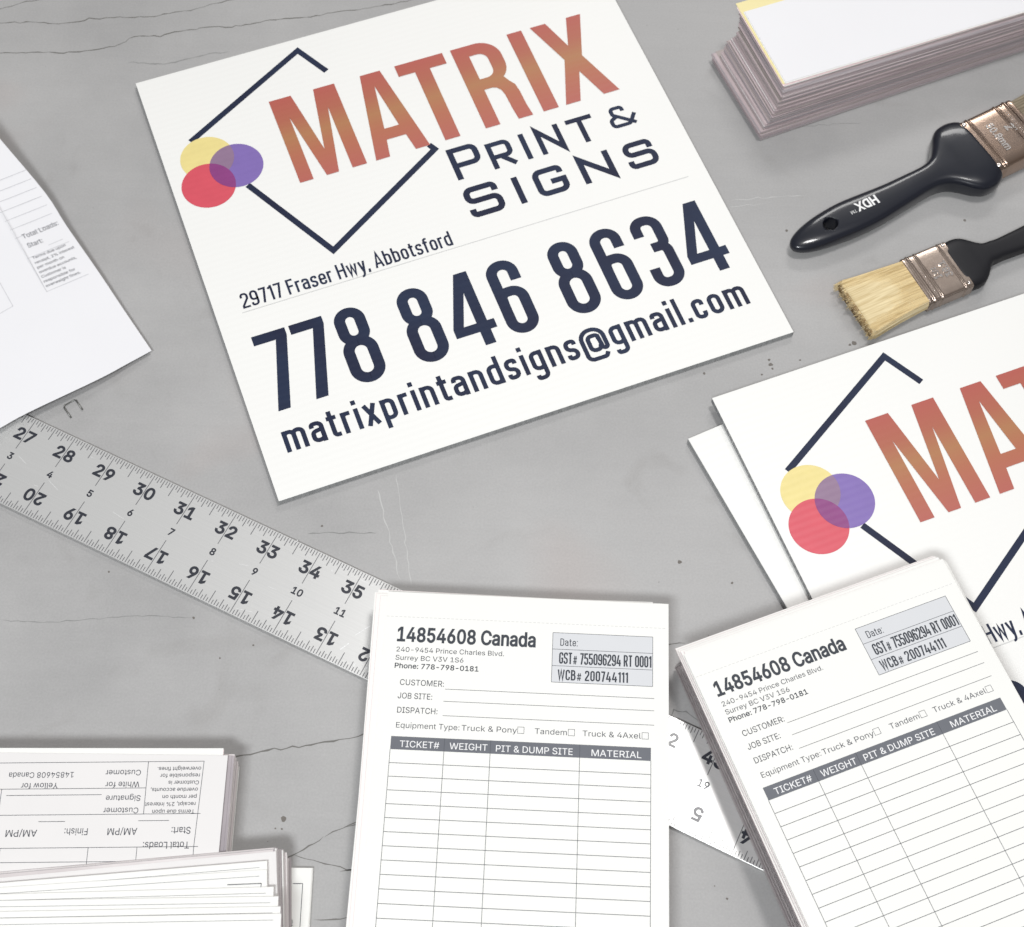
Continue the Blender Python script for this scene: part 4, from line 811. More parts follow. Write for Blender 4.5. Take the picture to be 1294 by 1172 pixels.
ink_soft = mat('thin_grey_ink', (0.075, 0.08, 0.095), 0.6, spec=0.3)
rule_m = mat('pale_grey_ink', (0.62, 0.62, 0.61), 0.5)
band_m = mat('grey_band_ink', (0.15, 0.158, 0.18), 0.55, var=0.08, vscale=60, spec=0.3)
tint_m = mat('light_grey_tint', (0.66, 0.67, 0.69), 0.6, var=0.02)
white_ink = mat('white_lettering', (0.85, 0.85, 0.85), 0.5)
c_yel = mat('yellow_ink', (0.83, 0.70, 0.28), 0.42, var=0.05, vscale=120)
c_red = mat('red_ink', (0.68, 0.085, 0.12), 0.42, var=0.06, vscale=120)
c_pur = mat('purple_ink', (0.22, 0.145, 0.44), 0.42, var=0.06, vscale=120)
c_mau = mat('mauve_ink', (0.28, 0.175, 0.28), 0.42, var=0.06, vscale=120)
c_mag = mat('magenta_ink', (0.26, 0.045, 0.21), 0.42, var=0.06, vscale=120)
perf = mat('faint_grey_ink', (0.50, 0.50, 0.50), 0.6)

# orange red gradient printed down the height of the big word
grad = mat('orange_red_gradient_ink', (0.5, 0.14, 0.09), 0.42, spec=0.4)
nt = grad.node_tree
t_ = nt.nodes.new('ShaderNodeTexCoord')
sp_ = nt.nodes.new('ShaderNodeSeparateXYZ')
mr_ = nt.nodes.new('ShaderNodeMapRange')
mr_.inputs['From Min'].default_value = -4.25 * IN
mr_.inputs['From Max'].default_value = -1.68 * IN
rp_ = nt.nodes.new('ShaderNodeValToRGB')
rp_.color_ramp.elements[0].position = 0.0
rp_.color_ramp.elements[0].color = (0.46, 0.125, 0.10, 1)
rp_.color_ramp.elements[1].position = 1.0
rp_.color_ramp.elements[1].color = (0.45, 0.105, 0.082, 1)
for p_, c_ in ((0.32, (0.45, 0.15, 0.085, 1)), (0.53, (0.43, 0.19, 0.085, 1)), (0.74, (0.43, 0.13, 0.08, 1))):
    e_ = rp_.color_ramp.elements.new(p_)
    e_.color = c_
nt.links.new(t_.outputs['Object'], sp_.inputs[0])
nt.links.new(sp_.outputs['Y'], mr_.inputs['Value'])
nt.links.new(mr_.outputs[0], rp_.inputs['Fac'])
nt.links.new(rp_.outputs['Color'], nt.nodes['Principled BSDF'].inputs['Base Color'])

for m_ in (navy, c_yel, c_red, c_pur, c_mau, c_mag, grad):
    flute(m_, 0.14)

# table top: worn grey vinyl, mottled, lightly scuffed
table_m = bpy.data.materials.new('worn_grey_vinyl')
table_m.use_nodes = True
nt = table_m.node_tree
N = nt.nodes
Lk = nt.links
B = N['Principled BSDF']
t_ = N.new('ShaderNodeTexCoord')


def noise(scale, detail=4, rough=0.55, dist=0.0, src=None):
    n = N.new('ShaderNodeTexNoise')
    n.inputs['Scale'].default_value = scale
    n.inputs['Detail'].default_value = detail
    n.inputs['Roughness'].default_value = rough
    n.inputs['Distortion'].default_value = dist
    Lk.new(src or t_.outputs['Object'], n.inputs['Vector'])
    return n


def ramp(src, stops):
    c = N.new('ShaderNodeValToRGB')
    while len(c.color_ramp.elements) < len(stops):
        c.color_ramp.elements.new(0.5)
    for e, (p, col) in zip(c.color_ramp.elements, stops):
        e.position = p
        e.color = (*col, 1) if len(col) == 3 else col
    Lk.new(src, c.inputs['Fac'])
    return c


def mixc(fac, a, b, mode='MIX', f=None):
    m = N.new('ShaderNodeMix')
    m.data_type = 'RGBA'
    m.blend_type = mode
    if f is not None:
        m.inputs[0].default_value = f
    else:
        Lk.new(fac, m.inputs[0])
    Lk.new(a, m.inputs[6])
    Lk.new(b, m.inputs[7])
    return m.outputs[2]


base = ramp(noise(7, 5, 0.6).outputs['Fac'], [(0.28, (0.352, 0.348, 0.346)), (0.72, (0.455, 0.449, 0.444))])
pink = ramp(noise(6.3, 2, 0.5, 0.4).outputs['Fac'], [(0.58, (1, 1, 1)), (0.72, (1.0, 0.93, 0.91))])
grain = ramp(noise(900, 2, 0.6).outputs['Fac'], [(0.3, (0.93, 0.93, 0.93)), (0.7, (1.05, 1.05, 1.05))])
mp = N.new('ShaderNodeMapping')
mp.inputs['Rotation'].default_value = (0, 0, 0.5)
mp.inputs['Scale'].default_value = (1, 14, 1)
Lk.new(t_.outputs['Object'], mp.inputs['Vector'])
streak = ramp(noise(9, 6, 0.7, 0.6, mp.outputs['Vector']).outputs['Fac'], [(0.35, (0.975, 0.975, 0.975)), (0.65, (1.015, 1.015, 1.015))])
c = mixc(None, base.outputs['Color'], pink.outputs['Color'], 'MULTIPLY', 1.0)
smudge = ramp(noise(22, 3, 0.5, 1.2).outputs['Fac'], [(0.62, (1, 1, 1)), (0.74, (0.93, 0.925, 0.92))])
c = mixc(None, c, smudge.outputs['Color'], 'MULTIPLY', 1.0)
c = mixc(None, c, grain.outputs['Color'], 'MULTIPLY', 0.8)
c = mixc(None, c, streak.outputs['Color'], 'MULTIPLY', 0.7)
Lk.new(c, B.inputs['Base Color'])
rg = ramp(noise(14, 5, 0.65).outputs['Fac'], [(0.3, (0.40,) * 3), (0.7, (0.56,) * 3)])
Lk.new(rg.outputs['Color'], B.inputs['Roughness'])
B.inputs['Specular IOR Level'].default_value = 0.45
bp_ = N.new('ShaderNodeBump')
bp_.inputs['Strength'].default_value = 0.25
bp_.inputs['Distance'].default_value = 0.0006
Lk.new(noise(120, 5, 0.7).outputs['Fac'], bp_.inputs['Height'])
Lk.new(bp_.outputs['Normal'], B.inputs['Normal'])

# ------------------------------------------------------------------ the table
mb = MB()
mb.box(-1.1, -0.85, -0.03, 1.3, 1.1, 0.0)
table = mb.build('tabletop', table_m)
tag(table, kind='structure')
crack_m = mat('crack_shadow', (0.17, 0.165, 0.155), 0.8)
crack_s = mat('faint_crease', (0.24, 0.24, 0.235), 0.7)
scratch_m = mat('pale_scratch', (0.50, 0.50, 0.49), 0.6)
lip_m = mat('curled_crack_lip', (0.43, 0.43, 0.42), 0.55)


def wander(pts, w, seed, z, mb, lip=False):
    rnd = random.Random(seed)
    P = []
    for i in range(len(pts) - 1):
        a, b = Vector(pts[i]), Vector(pts[i + 1])
        n = max(2, int((b - a).length / 0.003))
        for k in range(n):
            q = a.lerp(b, k / n)
            P.append((q.x + rnd.gauss(0, 0.00035), q.y + rnd.gauss(0, 0.00035)))
    P.append(tuple(pts[-1]))
    L, R_ = [], []
    for i, p in enumerate(P):
        a = Vector(P[max(0, i - 1)])
        b = Vector(P[min(len(P) - 1, i + 1)])
        d = (b - a).normalized()
        ww = w * (0.35 + 0.9 * rnd.random()) / 2
        if i in (0, len(P) - 1):
            ww *= 0.2
        L.append((p[0] - d.y * ww, p[1] + d.x * ww))
        R_.append((p[0] + d.y * ww, p[1] - d.x * ww))
    for i in range(len(P) - 1):
        mb.poly([(*R_[i], z), (*R_[i + 1], z), (*L[i + 1], z), (*L[i], z)])


cr_mb = MB()
wander([(-0.3414, 0.3111), (-0.3322, 0.3146), (-0.3168, 0.3205), (-0.3090, 0.3229), (-0.2967, 0.3276)], 0.0007, 1, .00004, cr_mb)
wander([(-0.3403, 0.3047), (-0.3302, 0.3029), (-0.3142, 0.3045), (-0.2929, 0.3030), (-0.2741, 0.3079), (-0.2613, 0.3093), (-0.2338, 0.3113), (-0.2276, 0.3136), (-0.2117, 0.3173), (-0.1928, 0.3244), (-0.1849, 0.3268), (-0.1708, 0.3338)], 0.0008, 2, .00004, cr_mb)
wander([(-0.3356, 0.2784), (-0.3260, 0.2783), (-0.3022, 0.2800), (-0.2797, 0.2803), (-0.2626, 0.2840), (-0.2548, 0.2863), (-0.2447, 0.2950), (-0.2286, 0.2955), (-0.2099, 0.3014), (-0.1955, 0.3040), (-0.1841, 0.3037), (-0.1604, 0.3104), (-0.1346, 0.3144), (-0.1212, 0.3180), (-0.1041, 0.3212), (-0.0782, 0.3280), (-0.0556, 0.3353)], 0.0008, 3, .00004, cr_mb)
wander([(-0.1354, -0.1666), (-0.1208, -0.1630), (-0.0961, -0.1588), (-0.0899, -0.1574), (-0.0782, -0.1551), (-0.0697, -0.1525), (-0.0549, -0.1501)], 0.0009, 4, .00004, cr_mb)
wander([(-0.0863, -0.2037), (-0.1012, -0.2139), (-0.1074, -0.2163)], 0.0007, 5, .00004, cr_mb)
wander([(-0.0863, -0.2037), (-0.0782, -0.2000), (-0.0707, -0.1972), (-0.0600, -0.1954)], 0.0006, 6, .00004, cr_mb)
wander([(-0.1000, -0.2135), (-0.0853, -0.2173), (-0.0738, -0.2193), (-0.0624, -0.2197)], 0.0006, 7, .00004, cr_mb)
wander([(-0.0885, -0.2443), (-0.0722, -0.2421), (-0.0610, -0.2411)], 0.0007, 8, .00004, cr_mb)
wander([(-0.0767, -0.1996), (-0.0683, -0.1979), (-0.0600, -0.1969)], 0.0006, 9, .00004, cr_mb)
wander([(-0.0775, -0.2205), (-0.0692, -0.2192), (-0.0586, -0.2193)], 0.0006, 10, .00004, cr_mb)
wander([(0.0790, -0.1020), (0.0847, -0.1015), (0.0912, -0.1009)], 0.0008, 11, .00004, cr_mb)
cr_mb.build('surface_cracks', crack_m, table)
cr_mb = MB()
wander([(-0.1077, -0.0447), (-0.0944, -0.0439), (-0.0713, -0.0433)], 0.0006, 31, .00003, cr_mb)
wander([(-0.2450, 0.2731), (-0.2226, 0.2728), (-0.1978, 0.2808), (-0.1821, 0.2844)], 0.0008, 32, .00003, cr_mb)
wander([(-0.2616, -0.0969), (-0.2370, -0.0980), (-0.2169, -0.0958), (-0.1888, -0.0929), (-0.1630, -0.0935)], 0.0004, 33, .00003, cr_mb)
wander([(0.2100, 0.2400), (0.1709, 0.2357)], 0.0004, 34, .00003, cr_mb)
wander([(0.0821, -0.1397), (0.0846, -0.1372), (0.0886, -0.1367), (0.0925, -0.1383), (0.0971, -0.1422)], 0.001, 35, .00003, cr_mb)
cr_mb.build('faint_creases', crack_s, table)
cr_mb = MB()
wander([(-0.0720, -0.0181), (-0.0569, -0.0696)], 0.0007, 51, .00003, cr_mb)
wander([(-0.0627, -0.0084), (-0.0509, -0.0726)], 0.0005, 52, .00003, cr_mb)
wander([(0.1273, 0.1792), (0.1724, 0.1840)], 0.0005, 53, .00003, cr_mb)
wander([(0.1247, 0.1739), (0.1460, 0.1769)], 0.0004, 54, .00003, cr_mb)
cr_mb.build('pale_scratches', scratch_m, table)
SPECKS = [(0.1585, 0.1580, 0.00085), (0.2647, 0.1686, 0.00094), (0.1066, 0.0595, 0.00076), (0.1388, 0.0596, 0.00068), (0.1609, 0.0695, 0.00059), (0.0895, -0.0557, 0.00111), (0.1167, -0.0668, 0.00068), (-0.1067, -0.1961, 0.00127), (-0.1072, -0.2011, 0.00051), (-0.1001, -0.0399, 0.00068), (-0.1623, -0.0935, 0.00068), (-0.1301, -0.1076, 0.00051), (-0.1464, -0.1150, 0.00051), (-0.2094, -0.0691, 0.00059), (0.1922, 0.0815, 0.00136), (0.1899, 0.0804, 0.00085), (0.1442, 0.0662, 0.00119), (0.1435, 0.0693, 0.00076), (0.1450, 0.0636, 0.00068), (0.1074, -0.2291, 0.00059), (0.1016, -0.2233, 0.00034), (-0.1103, -0.2008, 0.00042)]
rnd = random.Random(77)
mb = MB()
for x, y, rr in SPECKS:
    q = [(x + rr * (.7 + .6 * rnd.random()) * math.cos(a * math.pi / 4.5), y + rr * (.7 + .6 * rnd.random()) * math.sin(a * math.pi / 4.5)) for a in range(9)]
    mb.poly([(a, b, .00006) for a, b in q])
for i in range(110):
    x, y, rr = rnd.uniform(-.5, .55), rnd.uniform(-.35, .45), rnd.uniform(.0001, .0003)
    mb.poly([(x + rr * math.cos(a * 1.2566), y + rr * math.sin(a * 1.2566), .00005) for a in range(5)])
mb.build('dirt_specks', mat('dark_speck', (0.17, 0.155, 0.14), 0.8), table)

# ------------------------------------------------------------------ signs
SGN = 12 * IN * 0.9953    # board edge length
K = SGN / 12.0            # printed inch on the board


def clip_convex(A, Bp):
    out = A
    n = len(Bp)
    for i in range(n):
        a, b = Bp[i], Bp[(i + 1) % n]
        inp, out = out, []
        if not inp:
            break

        def side(p):
            return (b[0] - a[0]) * (p[1] - a[1]) - (b[1] - a[1]) * (p[0] - a[0])
        for j in range(len(inp)):
            p, q = inp[j - 1], inp[j]
            sp, sq = side(p), side(q)
            if (sp >= 0) != (sq >= 0):
                t = sp / (sp - sq)
                out.append((p[0] + (q[0] - p[0]) * t, p[1] + (q[1] - p[1]) * t))
            if sq >= 0:
                out.append(q)
    return out


def circ(u, v, r, n=72):
    return [(u * K + r * K * math.cos(2 * math.pi * i / n), -v * K + r * K * math.sin(2 * math.pi * i / n)) for i in range(n)]


def uvp(L):
    return [(a * K, -b * K) for a, b in L]


def arc(cx, cy, rx, ry, a0, a1, n=14):
    return [(cx + rx * math.cos(math.radians(a0 + (a1 - a0) * i / n)), cy - ry * math.sin(math.radians(a0 + (a1 - a0) * i / n))) for i in range(n + 1)]


def make_sign(M, T=0.0042):
    """origin: top left corner of the printed face, face at local z = 0, board goes down to -T"""
    root = empty('advertising_sign', M)
    mb = MB()
    s = SGN
    # board with flute ends on two edges
    mb.box(0, -s, -T, s, 0, 0)
    mb.m = [1, 0, 1, 1, 1, 1]
    mb.build('board', [board_m, board_edge], root, bevel=0.00025)
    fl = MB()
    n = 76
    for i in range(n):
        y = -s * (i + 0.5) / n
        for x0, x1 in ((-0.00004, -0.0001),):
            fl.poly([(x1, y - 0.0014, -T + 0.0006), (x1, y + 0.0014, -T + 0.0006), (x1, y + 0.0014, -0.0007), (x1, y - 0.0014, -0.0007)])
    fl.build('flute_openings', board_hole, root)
    Z = 0.00008
    mb = MB()
    mb.line((0.59 * K, -7.235 * K), (11.51 * K, -7.235 * K), 0.022 * K, Z)
    mb.build('rule_line', rule_m, root)
    mb = MB()
    wf = 0.15
    A_, R_, B_, L_ = (4.0, .375), (6.165, 4.405), (3.02, 6.335), (.78, 2.19)
    mb.ribbon(uvp([L_, A_, (4.47, 1.24)]), wf * K, Z)
    mb.ribbon(uvp([(1.70, 3.88), B_, R_, (6.075, 4.235)]), wf * K, Z + 0.00002)
    mb.build('house_outline', navy, root)
    Y, Rd, P = circ(1.02, 2.80, .635), circ(.84, 3.58, .635), circ(1.61, 3.24, .635)
    for nm, q, m, dz in (('logo_circle', Y, c_yel, .00012), ('logo_circle', Rd, c_red, .00016), ('logo_circle', P, c_pur, .00020),
                         ('circle_overlap', clip_convex(P, Y), c_mau, .00024), ('circle_overlap', clip_convex(P, Rd), c_mag, .00028)):
        mb = MB()
        mb.poly([(a, b, dz) for a, b in q])
        mb.build(nm, m, root)
    # the big condensed word
    top, bot = 1.68, 4.25
    pl = []
    pl.append([(2.87, top), (3.42, top), (3.705, 3.50), (3.99, top), (4.52, top), (4.52, bot), (4.165, bot), (4.165, 2.31), (3.825, bot), (3.53, bot), (3.20, 2.31), (3.20, bot), (2.87, bot)])
    pl.append([(5.18, top), (5.69, top), (6.10, bot), (5.745, bot), (5.665, 3.75), (5.18, 3.75), (5.095, bot), (4.75, bot)])
    pl.append([(5.42, 2.10), (5.23, 3.42), (5.60, 3.42)])
    pl.append([(6.07, top), (7.31, top), (7.31, 2.03), (6.87, 2.03), (6.87, bot), (6.49, bot), (6.49, 2.03), (6.07, 2.03)])
    Ro = [(7.52, bot), (7.52, top), (8.12, top)] + arc(8.14, 2.22, .54, .54, 90, 0) + [(8.68, 2.42)] + arc(8.30, 2.45, .38, .50, 0, -62, 8)
    Ro += [(8.56, 3.06), (8.66, 3.22), (8.69, 3.45), (8.70, 3.9), (8.735, bot), (8.365, bot), (8.335, 3.9), (8.32, 3.45), (8.28, 3.27), (8.20, 3.17), (8.10, 3.13), (7.89, 3.13), (7.89, bot)]
    pl.append(Ro)
    pl.append([(7.90, 2.02), (8.08, 2.02)] + arc(8.10, 2.24, .22, .22, 90, 0, 8) + [(8.32, 2.56)] + arc(8.09, 2.56, .23, .23, 0, -90, 8) + [(7.90, 2.79)])
    pl.append([(9.01, top), (9.40, top), (9.40, bot), (9.01, bot)])
    pl.append([(9.63, top), (10.04, top), (10.32, 2.54), (10.60, top), (10.98, top), (10.53, 2.94), (10.99, bot), (10.58, bot), (10.28, 3.38), (9.97, bot), (9.59, bot), (10.07, 2.93)])
    outline_mesh('large_word_lettering', [uvp(q) for q in pl], grad, root, .00030)
    # wide squared lettering below it
    mb = MB()

    def path(L, w, cl=False, z=0.0):
        mb.ribbon(rounded([(p[0] * K, -p[1] * K, (p[2] if len(p) > 2 else 0) * K) for p in L], cl), w * K, Z + z, cl)
    w = .145
    h = w / 2
    # P
    path([(6.38 + h, 5.47), (6.38 + h, 4.53 + h), (7.12 - h, 4.53 + h, .14), (7.12 - h, 5.13 - h, .14), (6.38 + h + .07, 5.13 - h)], w)
    w2 = .13
    g = w2 / 2
    # R I N T
    path([(7.30 + g, 5.47), (7.30 + g, 4.69 + g), (7.90 - g, 4.69 + g, .12), (7.90 - g, 5.20 - g, .12), (7.30 + g + .06, 5.20 - g)], w2)
    path([(7.60, 5.20 - g * .5), (7.86, 5.45)], w2, z=.00002)
    path([(8.15 + g, 5.47), (8.15 + g, 4.69)], w2)
    path([(8.53 + g, 5.47), (8.53 + g, 4.74), (9.16 - g, 5.41), (9.16 - g, 4.69)], w2)
    path([(9.36, 4.69 + g), (10.02, 4.69 + g)], w2)
    path([(9.69, 4.69 + 2 * g), (9.69, 5.47)], w2)
    # ampersand
    path([(10.80, 4.88), (10.80, 4.74 + .01, .08), (10.52, 4.74 + .01, .08), (10.52, 4.93, .05), (11.00, 5.31)], .10)
    path([(10.62, 4.99), (10.43, 5.08, .08), (10.43, 5.29, .09), (10.85, 5.29, .10), (11.05, 5.02)], .10, z=.00002)
    # S I G N S
    for x0, x1 in ((6.33, 7.19), (10.33, 11.09)):
        wq = .155 if x0 < 8 else .145
        b_ = wq / 2
        y0, y1 = 5.74, 6.62
        if x0 > 8:
            y0, y1 = 5.84, 6.62
        ym = (y0 + y1) / 2 - .02
        path([(x1 - b_ - .02, y0 + .27), (x1 - b_ - .02, y0 + b_, .12), (x0 + b_, y0 + b_, .14), (x0 + b_, ym, .14), (x1 - b_, ym, .14), (x1 - b_, y1 - b_, .14), (x0 + b_, y1 - b_, .12), (x0 + b_, y1 - .25)], wq)
    path([(7.545 + h, 5.83), (7.545 + h, 6.62)], .15)
    path([(8.78 - h, 6.06), (8.78 - h, 5.83 + h, .12), (8.03 + h, 5.83 + h, .14), (8.03 + h, 6.62 - h, .14), (8.81 - h, 6.62 - h, .14), (8.81 - h, 6.25), (8.42, 6.25)], .15)
    path([(9.17 + h, 6.62), (9.17 + h, 5.89), (9.99 - h, 6.56), (9.99 - h, 5.83)], .15)
    mb.build('wide_lettering', navy, root)
    # address, telephone number, mail address
    mb = MB()
    stroke_text(mb, '29717 Fraser Hwy, Abbotsford', .65 * K, -7.145 * K, 0.41 * K, 5.01 * K, .125, gap=.105, X=.745, space=.22)
    for i, p in enumerate(mb.v):
        mb.v[i] = (p[0], p[1], p[2] + Z + .00002)
    mb.build('address_lettering', navy, root)
    mb = MB()
    cap = 2.01
    y = -9.93

    def dig(ch, x0, x1, z):
        G = stroke_glyphs(.127 / 2 * 1.0)
        w_, st = G[ch]
        hh = .255 / 2
        for q, (cl, pts) in enumerate(st):
            # spread the centre lines so that the ink spans x0..x1 exactly
            a0, a1 = .0635, w_ - .0635
            P = []
            for p in rounded([tuple(p) for p in pts], bool(cl), 12):
                t = (p[0] - a0) / (a1 - a0)
                P.append(((x0 + hh + t * (x1 - x0 - 2 * hh)) * K, (y + p[1] * cap) * K))
            mb.ribbon(P, .255 * K, Z + z + q * .00002, bool(cl))
    for x0, x1 in ((.59, 1.36), (1.45, 2.22)):
        mb.poly([(a * K, b * K, Z) for a, b in ((x0, -7.92), (x1, -7.92), (x1, -8.12), (x0 + .31, -9.93), (x0 + .03, -9.93), (x1 - .27, -8.17), (x0, -8.17))])
    for ch, x0, x1 in (('8', 2.385, 3.18), ('8', 3.865, 4.665), ('6', 6.045, 6.80), ('8', 7.51, 8.31), ('6', 8.585, 9.34)):
        if ch == '8':
            hh = .127
            for q, (ya, yb, ins) in enumerate(((-7.92, -8.93, .04), (-8.70, -9.93, 0))):
                xa, xb = x0 + ins + hh, x1 - ins - hh
                R = (xb - xa) / 2
                P = rounded([(xa, ya - hh, R), (xb, ya - hh, R), (xb, yb + hh, R), (xa, yb + hh, R)], True, 12)
                mb.ribbon([(a * K, b * K) for a, b in P], .255 * K, Z + q * .00002, True)
        else:
            hh = .127
            xa, xb = x0 + hh, x1 - hh
            R = (xb - xa) / 2
            P = rounded([(xb, -8.52), (xb, -7.92 - hh, R), (xa, -7.92 - hh, R), (xa, -9.93 + hh, R), (xb, -9.93 + hh, R), (xb, -8.78 - hh + .13, R), (xa + .02, -8.78, R * .9), (xa + .0, -9.1)], False, 12)
            mb.ribbon([(a * K, b * K) for a, b in P], .255 * K, Z, False)
    for x in (4.87, 10.57):
        # four: outline with a slanted stem, drawn as separate strokes
        mb.poly([(a * K, b * K, Z) for a, b in ((x + .49, -7.92), (x + .74, -7.92), (x + .25, -9.32), (x, -9.56), (x, -9.32))])
        mb.poly([(a * K, b * K, Z + .00002) for a, b in ((x, -9.32), (x + .96, -9.32), (x + .96, -9.56), (x, -9.56))])
        mb.poly([(a * K, b * K, Z + .00004) for a, b in ((x + .55, -7.92), (x + .80, -7.92), (x + .80, -9.93), (x + .55, -9.93))])
    hh = .127
    xa, xb = 9.61 + hh, 10.37 - hh
    R = (xb - xa) / 2
    P = rounded([(xa, -8.46), (xa, -7.92 - hh, R), (xb, -7.92 - hh, R), (xb, -8.82, R * .8), (xa + .17, -8.82)], False, 12)
    mb.ribbon([(a * K, b * K) for a, b in P], .25 * K, Z)
    P = rounded([(xa + .17, -8.82), (xb, -8.82, R * .8), (xb, -9.93 + hh, R), (xa, -9.93 + hh, R), (xa, -9.36)], False, 12)
    mb.ribbon([(a * K, b * K) for a, b in P], .25 * K, Z + .00002)
    mb.build('telephone_number', navy, root)
    mb = MB()
    stroke_text(mb, 'matrixprintandsigns@gmail.com', .51 * K, -10.97 * K, .72 * K, 10.91 * K, .143, gap=.112, X=.735)
    for i, p in enumerate(mb.v):
        mb.v[i] = (p[0], p[1], p[2] + Z)
    mb.build('mail_lettering', navy, root)
    return root


def copy_tree(o, M):
    c = o.copy()
    COL.objects.link(c)
    c.matrix_world = M
    for ch in list(o.children):
        d = ch.copy()
        COL.objects.link(d)
        d.parent = c
    return c


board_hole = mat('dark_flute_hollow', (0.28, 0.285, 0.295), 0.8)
s1 = make_sign(frame((-0.23715, 0.25329, 0.0043), 21.958))
tag(s1, 'whole square white sign lying alone on the grey table, all of its lettering in view', 'sign', 'square printed advertising signs')
s2 = copy_tree(s1, frame((0.10892, 0.03888, 0.0087), 22.05))
tag(s2, 'square white sign cut off by the right edge, a ticket pad lying over it', 'sign', 'square printed advertising signs')
mb = MB()
s = SGN
mb.box(0, -s, -0.0042, s, 0, 0)
mb.m = [1, 0, 1, 1, 1, 1]
bl = mb.build('plain_board', [board_m, board_edge], None, bevel=0.0003)
bl.matrix_world = frame((0.0955, 0.0156, 0.0043), 26.4)
tag(bl, 'plain white plastic board poking out under the sign at the right', 'board')

# ------------------------------------------------------------------ long metal rule
metal = mat('brushed_aluminium', (0.74, 0.74, 0.73), 0.36, metal=0.5, var=0.05, vscale=1.0, stretch=(4, 1400, 1), bump=0.05, bscale=2, coat=0.34, coat_rough=0.24)
tick_m = mat('engraved_mark', (0.15, 0.15, 0.16), 0.5, metal=0.3, coat=0.42, coat_rough=0.24)
dig_m = mat('stamped_black_digit', (0.025, 0.028, 0.04), 0.4, coat=0.42, coat_rough=0.24)
RA = math.radians(-24.8675)
ux, uy = math.cos(RA), math.sin(RA)
# inch 27 of the upper edge lies at (-0.26063, 0.01869); top face corrected to its height
rx, ry = -0.26063 - 27 * IN * ux, 0.01869 - 27 * IN * uy
ruler = empty('straightedge_rule', frame((rx, ry, 0.00254), -24.8675))
tag(ruler, 'long aluminium straightedge ruler with inch numbers running under the ticket pads', 'ruler')
mb = MB()
mb.box(0, -2 * IN, -0.0022, 48 * IN, 0, 0)
mb.build('blade', metal, ruler, bevel=0.0002)
mb = MB()
for i in range(20 * 16, 47 * 16 + 1):
    x = i / 16 * IN
    j = i % 16
    L = 0.78 if j == 0 else .30 if j == 8 else .21 if j % 4 == 0 else .15 if j % 2 == 0 else .11
    wl_ = .016 if j == 0 else .017
    mb.line((x, -.015 * IN), (x, -L * IN), wl_ * IN, .00003)
    if j == 0:
        mb.line((x, -1.19 * IN), (x, -1.985 * IN), wl_ * IN, .00003)
    else:
        mb.line((x, -2 * IN + .015 * IN), (x, -2 * IN + L * IN), wl_ * IN, .00003)
tick_mb = mb
big, small, flip = [], [], []
for n in range(22, 47):
    x = n * IN
    t = str(n)
    for k, ch in enumerate(t):
        wch = GL[ch][0] * .001
        cx = (-.125 if k == 0 else .125) * IN
        big.append((ch, x + cx - .118 * IN, -.565 * IN, .26 * IN, .235 * IN, .055))
    t = str(n - 24) if n > 24 else str(n)
    wd_ = .13 * IN * len(t)
    small.append((t, x - wd_ / 2, -1.055 * IN, .15 * IN, wd_, .05))
    m_ = 48 - n
    t = str(m_)
    for k, ch in enumerate(t):
        off = (-.125 if k == 0 else .125) * IN if len(t) == 2 else -.125 * IN
        flip.append((ch, -x + off - .118 * IN, 1.435 * IN, .26 * IN, .235 * IN, .055))
text_mesh('inch_numbers', big + small, dig_m, ruler, .00004)
fo = text_mesh('reversed_numbers', flip, dig_m, ruler, .00004)
fo.data.transform(Matrix.Rotation(math.pi, 4, 'Z'))

SCF = [(-0.0781, -0.1018, -0.0738, -0.0987), (-0.0734, -0.0983, -0.0707, -0.0965), (-0.0852, -0.1097, -0.081, -0.1062), (-0.0928, -0.0667, -0.0923, -0.066),
       (-0.0781, -0.1188, -0.0771, -0.1167), (-0.1128, -0.0506, -0.112, -0.0496), (-0.0716, -0.1199, -0.0709, -0.1186)]
Ri = frame((rx, ry, 0.00254), -24.8675).inverted()
mb = tick_mb
for a, b, c, d in SCF:
    p, q = Ri @ Vector((a, b, 0)), Ri @ Vector((c, d, 0))
    n = 5
    for i in range(n):
        u, w = p.lerp(q, i / n), p.lerp(q, (i + .9) / n)
        mb.line((u.x, u.y), (w.x, w.y), random.Random(i + int(a * 1e4)).uniform(.0002, .0007), .00006, 1)
rnd = random.Random(12)
for i in range(24):
    x, y, a = rnd.uniform(25, 46) * IN, rnd.uniform(-1.9, -.1) * IN, rnd.uniform(-.5, .5)
    L = rnd.uniform(.001, .009)
    mb.line((x, y), (x + L * math.cos(a), y + L * math.sin(a)), .00012, .00002, 1)
mb.build('graduation_marks', [tick_m, mat('bright_scuff_and_glint', (0.85, 0.85, 0.85), 0.4)], ruler)  # white flecks: scratches and scuffs, with coat highlights painted in as colour

# ------------------------------------------------------------------ paper stacks
rng = random.Random(5)


